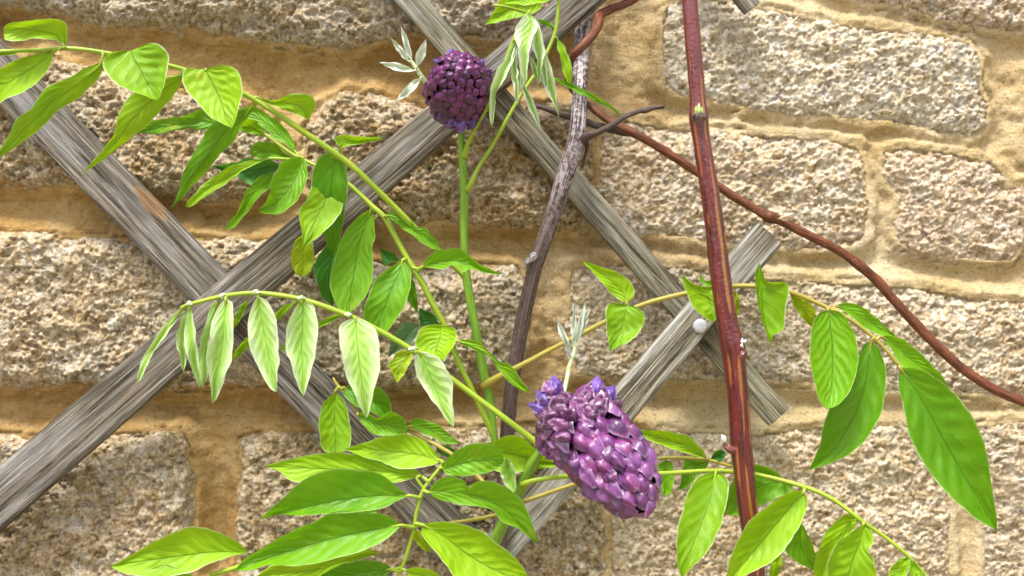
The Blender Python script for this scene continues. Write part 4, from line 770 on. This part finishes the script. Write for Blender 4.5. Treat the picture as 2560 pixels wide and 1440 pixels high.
for q in ([(1060,1222,124,4),(1042,1196,124,4),(1052,1189,124,3.5)], [(1052,1243,124,4.5),(1040,1243,125,4),(1025,1239,125,3.5)], [(1036,1318,124,4.5),(1020,1315,125,4),(1003,1313,126,3.5)], [(1036,1318,124,4.5),(1048,1314,125,4),(1058,1312,126,3.5)], [(1005,1420,124,4),(990,1421,125,4),(978,1423,125,3.5)]): sub(S, q, n=10)
leaflet(S, (622,1382), (276,1416), [(575,1392),(525,1408),(470,1432),(425,1442),(370,1442),(310,1433)], [(590,1350),(540,1328),(490,1317),(450,1325),(380,1355),(325,1390)], (120,128), 'fresh', [(540,1380),(440,1392),(350,1404)], n=40, k=12)
leaflet(S, (500,1460), (335,1452), [(470,1480),(400,1480)], [(470,1430),(412,1411),(365,1427)], (122,126), 'fresh')
leaflet(S, (1104,1170), (1259,1154), [(1120,1187),(1170,1191),(1220,1181),(1250,1169)], [(1120,1144),(1150,1120),(1200,1109),(1240,1114),(1256,1130)], (125,128), 'green')
leaflet(S, (1070,1231), (1346,1358), [(1090,1247),(1130,1256),(1175,1265),(1230,1275),(1260,1306),(1295,1321),(1325,1345)], [(1095,1200),(1130,1191),(1158,1204),(1170,1224),(1190,1206),(1225,1203),(1265,1219),(1300,1249),(1321,1285),(1336,1325)], (126,122), 'green', [(1130,1230),(1200,1242),(1270,1280)], n=44, k=12)
leaflet(S, (1056,1312), (1330,1460), [(1055,1335),(1075,1365),(1095,1385),(1115,1415),(1140,1447),(1220,1475)], [(1090,1305),(1150,1309),(1200,1325),(1230,1350),(1275,1385),(1306,1417)], (127,130), 'fresh', [(1110,1340),(1170,1385),(1250,1430)], n=40, k=12)
leaflet(S, (980,1423), (775,1455), [(960,1442),(900,1462)], [(960,1407),(920,1399),(860,1409),(808,1436)], (126,130), 'green')
leaflet(S, (1014,1426), (1135,1462), [(1040,1455)], [(1042,1419),(1085,1430)], (126,130), 'fresh')
leaflet(S, (1038,1322), (1077,1380), [(1034,1345),(1055,1372)], [(1060,1335),(1075,1360)], (114,112), 'yellow')
leaflet(S, (950,1385), (640,1442), [(900,1400),(800,1455),(700,1462)], [(905,1372),(780,1400),(690,1407)], (112,108), 'fresh')
leaflet(S, (945,1276), (860,1292), w=20, d=(116, 112), m='fresh')
sub(K2, [(1262,1284,96,5),(1240,1287,96,5),(1190,1298,94,5),(1120,1308,90,4)], 'stalk_brown')
sub(S, [(525,1438,122,6),(580,1422,124,6),(630,1408,126,6),(690,1398,127,4)], 'stalk', 20)

# ------------------------------------------------------------------ flower heads
def scale_mesh(name, mat, l, wd, bulge, curl, pinch=0.0, seed=0, crumple=1.5):
    n, k = 11, 11; V = []; UV = []
    for i in range(n):
        v_ = i / (n - 1)
        hw = wd * (max(0, 1 - abs((v_ - .40) / .62) ** 1.7) ** .75 if v_ > .40 else 0.60 + 0.40 * math.sin(math.pi / 2 * v_ / .40))
        for j in range(k):
            u_ = -1 + 2 * j / (k - 1)
            z = bulge * (1 - u_ * u_) * math.sin(math.pi * min(1, v_ * .9 + .08)) ** .8 - curl * v_ ** 3 + pinch * (1 - abs(u_)) ** 1.5 * v_
            nz = float(fbm(np.array(u_ * 1.6 + 7 + seed * 3.1), np.array(v_ * 2.4 + seed * 5.7), seed, 3))
            V.append((u_ * hw * (1 + .35 * float(vn(np.array(v_ * 3.), np.array(seed * 2.3 + (u_ > 0)), 4))) + .18 * wd * v_ * math.sin(seed * 2.1), v_ * l, z + nz * bulge * crumple)); UV.append(((u_ + 1) / 2, v_))
    me = bpy.data.meshes.new(name); me.from_pydata(V, [], gridfaces(n, k).tolist())
    lay = me.uv_layers.new(name='UVMap')
    for lp in me.loops: lay.data[lp.index].uv = UV[lp.vertex_index]
    me.polygons.foreach_set('use_smooth', [True] * len(me.polygons)); me.materials.append(mat); return me
def teardrop(name, mat, l, r, flat=0.8):
    n, m = 10, 9; V = []; UV = []
    for i in range(m + 1):
        t = i / m; rr_ = r * (math.sin(math.pi * t ** .75) ** .8) * (1 - .35 * t)
        for k in range(n):
            b = 2 * math.pi * k / n
            V.append((rr_ * math.cos(b), t * l, rr_ * flat * math.sin(b) + 0.12 * l * math.sin(math.pi * t))); UV.append((k / n, t * .9))
    F = [[i * n + k, i * n + (k + 1) % n, (i + 1) * n + (k + 1) % n, (i + 1) * n + k] for i in range(m) for k in range(n)]
    me = bpy.data.meshes.new(name); me.from_pydata(V, [], F); lay = me.uv_layers.new(name='UVMap')
    for lp in me.loops: lay.data[lp.index].uv = UV[lp.vertex_index]
    me.polygons.foreach_set('use_smooth', [True] * len(me.polygons)); me.materials.append(mat); return me
def place(name, me, parent, pos, nrm, tng, s):
    z = Vector(nrm).normalized(); y = Vector(tng); y = (y - z * y.dot(z)).normalized(); x = y.cross(z)
    o = bpy.data.objects.new(name, me); COL.objects.link(o); o.parent = parent
    mt = Matrix((x, y, z)).transposed(); o.rotation_euler = mt.to_euler()
    o.location = [a - b for a, b in zip(pos, org(parent))]; o.scale = s if isinstance(s, tuple) else (s, s, s); return o
def head(parent, axis, prof, count, me, core_mat, cone=0.0, lift=0.35, seed=1, sz=(1, 1), skip=None, wild=.2):
    """axis: world points; prof: radius (m) along it; bracts set in a spiral, each lapping towards the tip"""
    n, m = 40, 20; C = spline(axis, n); T = np.gradient(C, axis=0); T /= np.linalg.norm(T, axis=1)[:, None]
    rad = np.interp(np.linspace(0, 1, n), [q[0] for q in prof], [q[1] for q in prof])
    r0 = np.cross(T, [0.31, 0.2, 0.93]); r0 /= np.linalg.norm(r0, axis=1)[:, None]; r1 = np.cross(T, r0)
    a = np.linspace(0, 2 * np.pi, m, endpoint=False)
    V = C[:, None] + (rad * .90)[:, None, None] * (np.cos(a)[None, :, None] * r0[:, None] + np.sin(a)[None, :, None] * r1[:, None])
    F = [[i * m + k, i * m + (k + 1) % m, (i + 1) * m + (k + 1) % m, (i + 1) * m + k] for i in range(n - 1) for k in range(m)]
    F += [list(range(m))[::-1], [(n - 1) * m + k for k in range(m)]]
    core = mk('flower_cluster', V.reshape(-1, 3), F, M['core'], parent)
    ds = np.r_[0, np.cumsum(np.hypot(np.linalg.norm(np.diff(C, axis=0), axis=1), np.diff(rad)))]
    area = np.r_[0, np.cumsum((rad[1:] + rad[:-1]) * np.diff(ds))]
    rg = random.Random(seed)
    for i in range(count):
        fa = area[-1] * (i + .5) / count; s = np.interp(fa, area, np.linspace(0, n - 1, n)); j = int(min(n - 2, s)); fr = s - j
        c = C[j] * (1 - fr) + C[j + 1] * fr; t = T[j]; r = rad[j] * (1 - fr) + rad[j + 1] * fr
        dr = (rad[j + 1] - rad[j]) / (np.linalg.norm(C[j + 1] - C[j]) + 1e-9)
        ang = i * 2.39996 + rg.uniform(-.12, .12); e = math.cos(ang) * r0[j] + math.sin(ang) * r1[j]
        tang = t + dr * e; tang /= np.linalg.norm(tang); nr = e - dr * t; nr /= np.linalg.norm(nr)
        pos = c + e * r * .97
        if skip and skip(pos): continue
        q = (sz[0] + (sz[1] - sz[0]) * i / count) * rg.uniform(.88, 1.12)
        tn = tang + lift * rg.uniform(.5, 1.2) * nr; n2 = nr - lift * tang
        place('bract', me[rg.randrange(len(me))], core, pos - tang * 0.35 * 0.009 * q, n2 / np.linalg.norm(n2) + np.array([rg.uniform(-wild, wild) for _ in range(3)]), tn, q)
    return core
# round head, seen almost end on
bm1 = [scale_mesh('bract', M['bract'], 0.0090, 0.0043, 0.0025, 0.0016, 0.0007, s, .35) for s in range(6)]
drop = teardrop('bud', M['violet'], 0.0085, 0.0030)
petal = scale_mesh('bud', M['violet'], 0.0085, 0.0034, 0.0024, 0.0010, 0.0012, 3)
ax1 = [P(1151, 266, 0.066), P(1149, 229, 0.082), P(1147, 193, 0.097), P(1145, 178, 0.108)]
h1 = head(up, ax1, [(0, .0105), (.14, .0150), (.36, .0166), (.6, .0156), (.78, .0125), (.92, .0072), (1, .0012)], 165, bm1, None, seed=4, sz=(1.08, .62), lift=.24, wild=.14)
for (x, y, dx, dy, s) in ((1124,130,-.05,-1,1.0),(1204,152,.5,-.8,.9),(1220,176,.9,-.4,1.0),(1080,174,-.9,-.5,.9),(1070,214,-1,.1,1.2),(1102,280,-.6,.75,1.35),(1200,284,.7,.7,1.35),(1148,310,0,1,1.4),(1226,200,1,.15,1.1),(1122,300,-.4,.9,1.25),(1177,302,.4,.9,1.25),(1080,252,-.9,.5,1.0),(1084,146,-.7,-.7,.7)):
    p0 = P(x, y, 0.086 if y < 240 else 0.084); tn = np.array([dx, -0.35, -dy]); tn = tn / np.linalg.norm(tn)
    place('bud', drop, h1, p0 - tn * .0042, (dx * .2, -1, .2), tn, s * .74)
    place('bud', petal, h1, p0 - tn * .0050 + np.array([.0012, -.001, 0]), (dx * .4 + .3, -1, .2), tn, s * .85)
for i in range(26):
    a = 2 * math.pi * (i + RNG.random() * .6) / 26; q = RNG.uniform(.9, 1.02); e = np.array([math.cos(a), math.sin(a)])
    p0 = P(1148 + 74 * q * e[0], 232 + 62 * q * e[1], 0.078); tn = np.array([e[0], -.5, -e[1]])
    place('calyx', bm1[i % 6], h1, p0 - tn * .003, (e[0] * .4, -1, -e[1] * .2 + .2), tn, RNG.uniform(.8, 1.1))
# long cluster, hanging forward to the lower right
bm2 = [scale_mesh('bract', M['bract2'], 0.0130, 0.0047, 0.0028, 0.0026, 0.0024, s, .8) for s in range(10, 17)]
ax2 = [P(1418, 1022, 0.136), P(1458, 1072, 0.143), P(1516, 1145, 0.152), P(1572, 1216, 0.162), P(1606, 1262, 0.170)]
h2 = head(low, ax2, [(0, .0095), (.10, .0136), (.25, .0160), (.45, .0160), (.65, .0144), (.82, .0116), (.93, .0078), (1, .0026)], 118, bm2, None, seed=9, sz=(1.15, .85), lift=.34, wild=.15)
cal = [scale_mesh('calyx', M['calyx'], 0.0105, 0.0044, 0.0036, 0.0012, 0.0012, s) for s in (3, 5, 8)]
cald = teardrop('calyx', M['calyx'], 0.0105, 0.0036)
for (x, y, d_, dx, dy, s, both) in ((1388,982,150,-.05,-1,1.35,1),(1366,1006,152,-.55,-.8,1.2,1),(1352,1022,150,-.85,-.45,1.1,1),(1372,1040,156,-.6,-.5,1.1,0),(1362,1062,152,-1,.0,1.1,0),(1360,1086,150,-.8,.5,1.05,0),(1402,1012,158,-.2,-.8,1.25,0),(1414,1000,152,.2,-.95,1.1,0),(1492,978,150,.05,-1,1.2,1),(1518,992,150,.45,-.85,1.1,1),(1475,992,154,-.1,-1,1.05,0),(1540,1012,150,.8,-.5,1.0,0),(1450,1010,156,-.2,-.9,1.15,0),(1376,1108,150,-.8,.6,1.05,0),(1505,1012,158,.2,-.8,1.1,0),(1392,1056,160,-.5,-.4,1.1,0),(1428,1024,160,.0,-.8,1.1,0),(1480,1028,162,.1,-.7,1.1,0),(1374,1128,148,-.7,.7,1.0,0),(1400,1085,160,-.6,.1,1.1,0)):
    p0 = P(x, y, d_ / 1000); tn = np.array([dx, -0.35, -dy]); tn = tn / np.linalg.norm(tn)
    place('calyx', cald, h2, p0 - tn * .0075, (0, -1, .3), tn, s)
    for q in range(2): place('calyx', cal[(q + int(x)) % 3], h2, p0 - tn * .0068 + np.array([(-1) ** q * .0016, -.0010, 0]), ((-1) ** q * .6, -1, .3), tn, s * .95)
    if both:
        place('bud', drop, h2, p0 - tn * .0022, (0, -1, .3), tn, s * .98); place('bud', petal, h2, p0 - tn * .003 + np.array([.001, -.0012, 0]), (.3, -1, .3), tn, s * .95)
# silvery leaf tuft behind it
K = stalk(low, [(1405,1000,130,6),(1415,960,126,5.5),(1424,915,124,5),(1433,888,124,5),(1438,868,124,4)], 'stalk_white', n=30)
for b_, t_, w_ in (((1429,890),(1389,789),8), ((1434,878),(1437,752),7), ((1440,866),(1464,750),8), ((1446,846),(1477,771),6), ((1426,900),(1412,850),6)):
    leaflet(K, b_, t_, w=w_, d=(124, 128), m='silver', n=18, k=5)
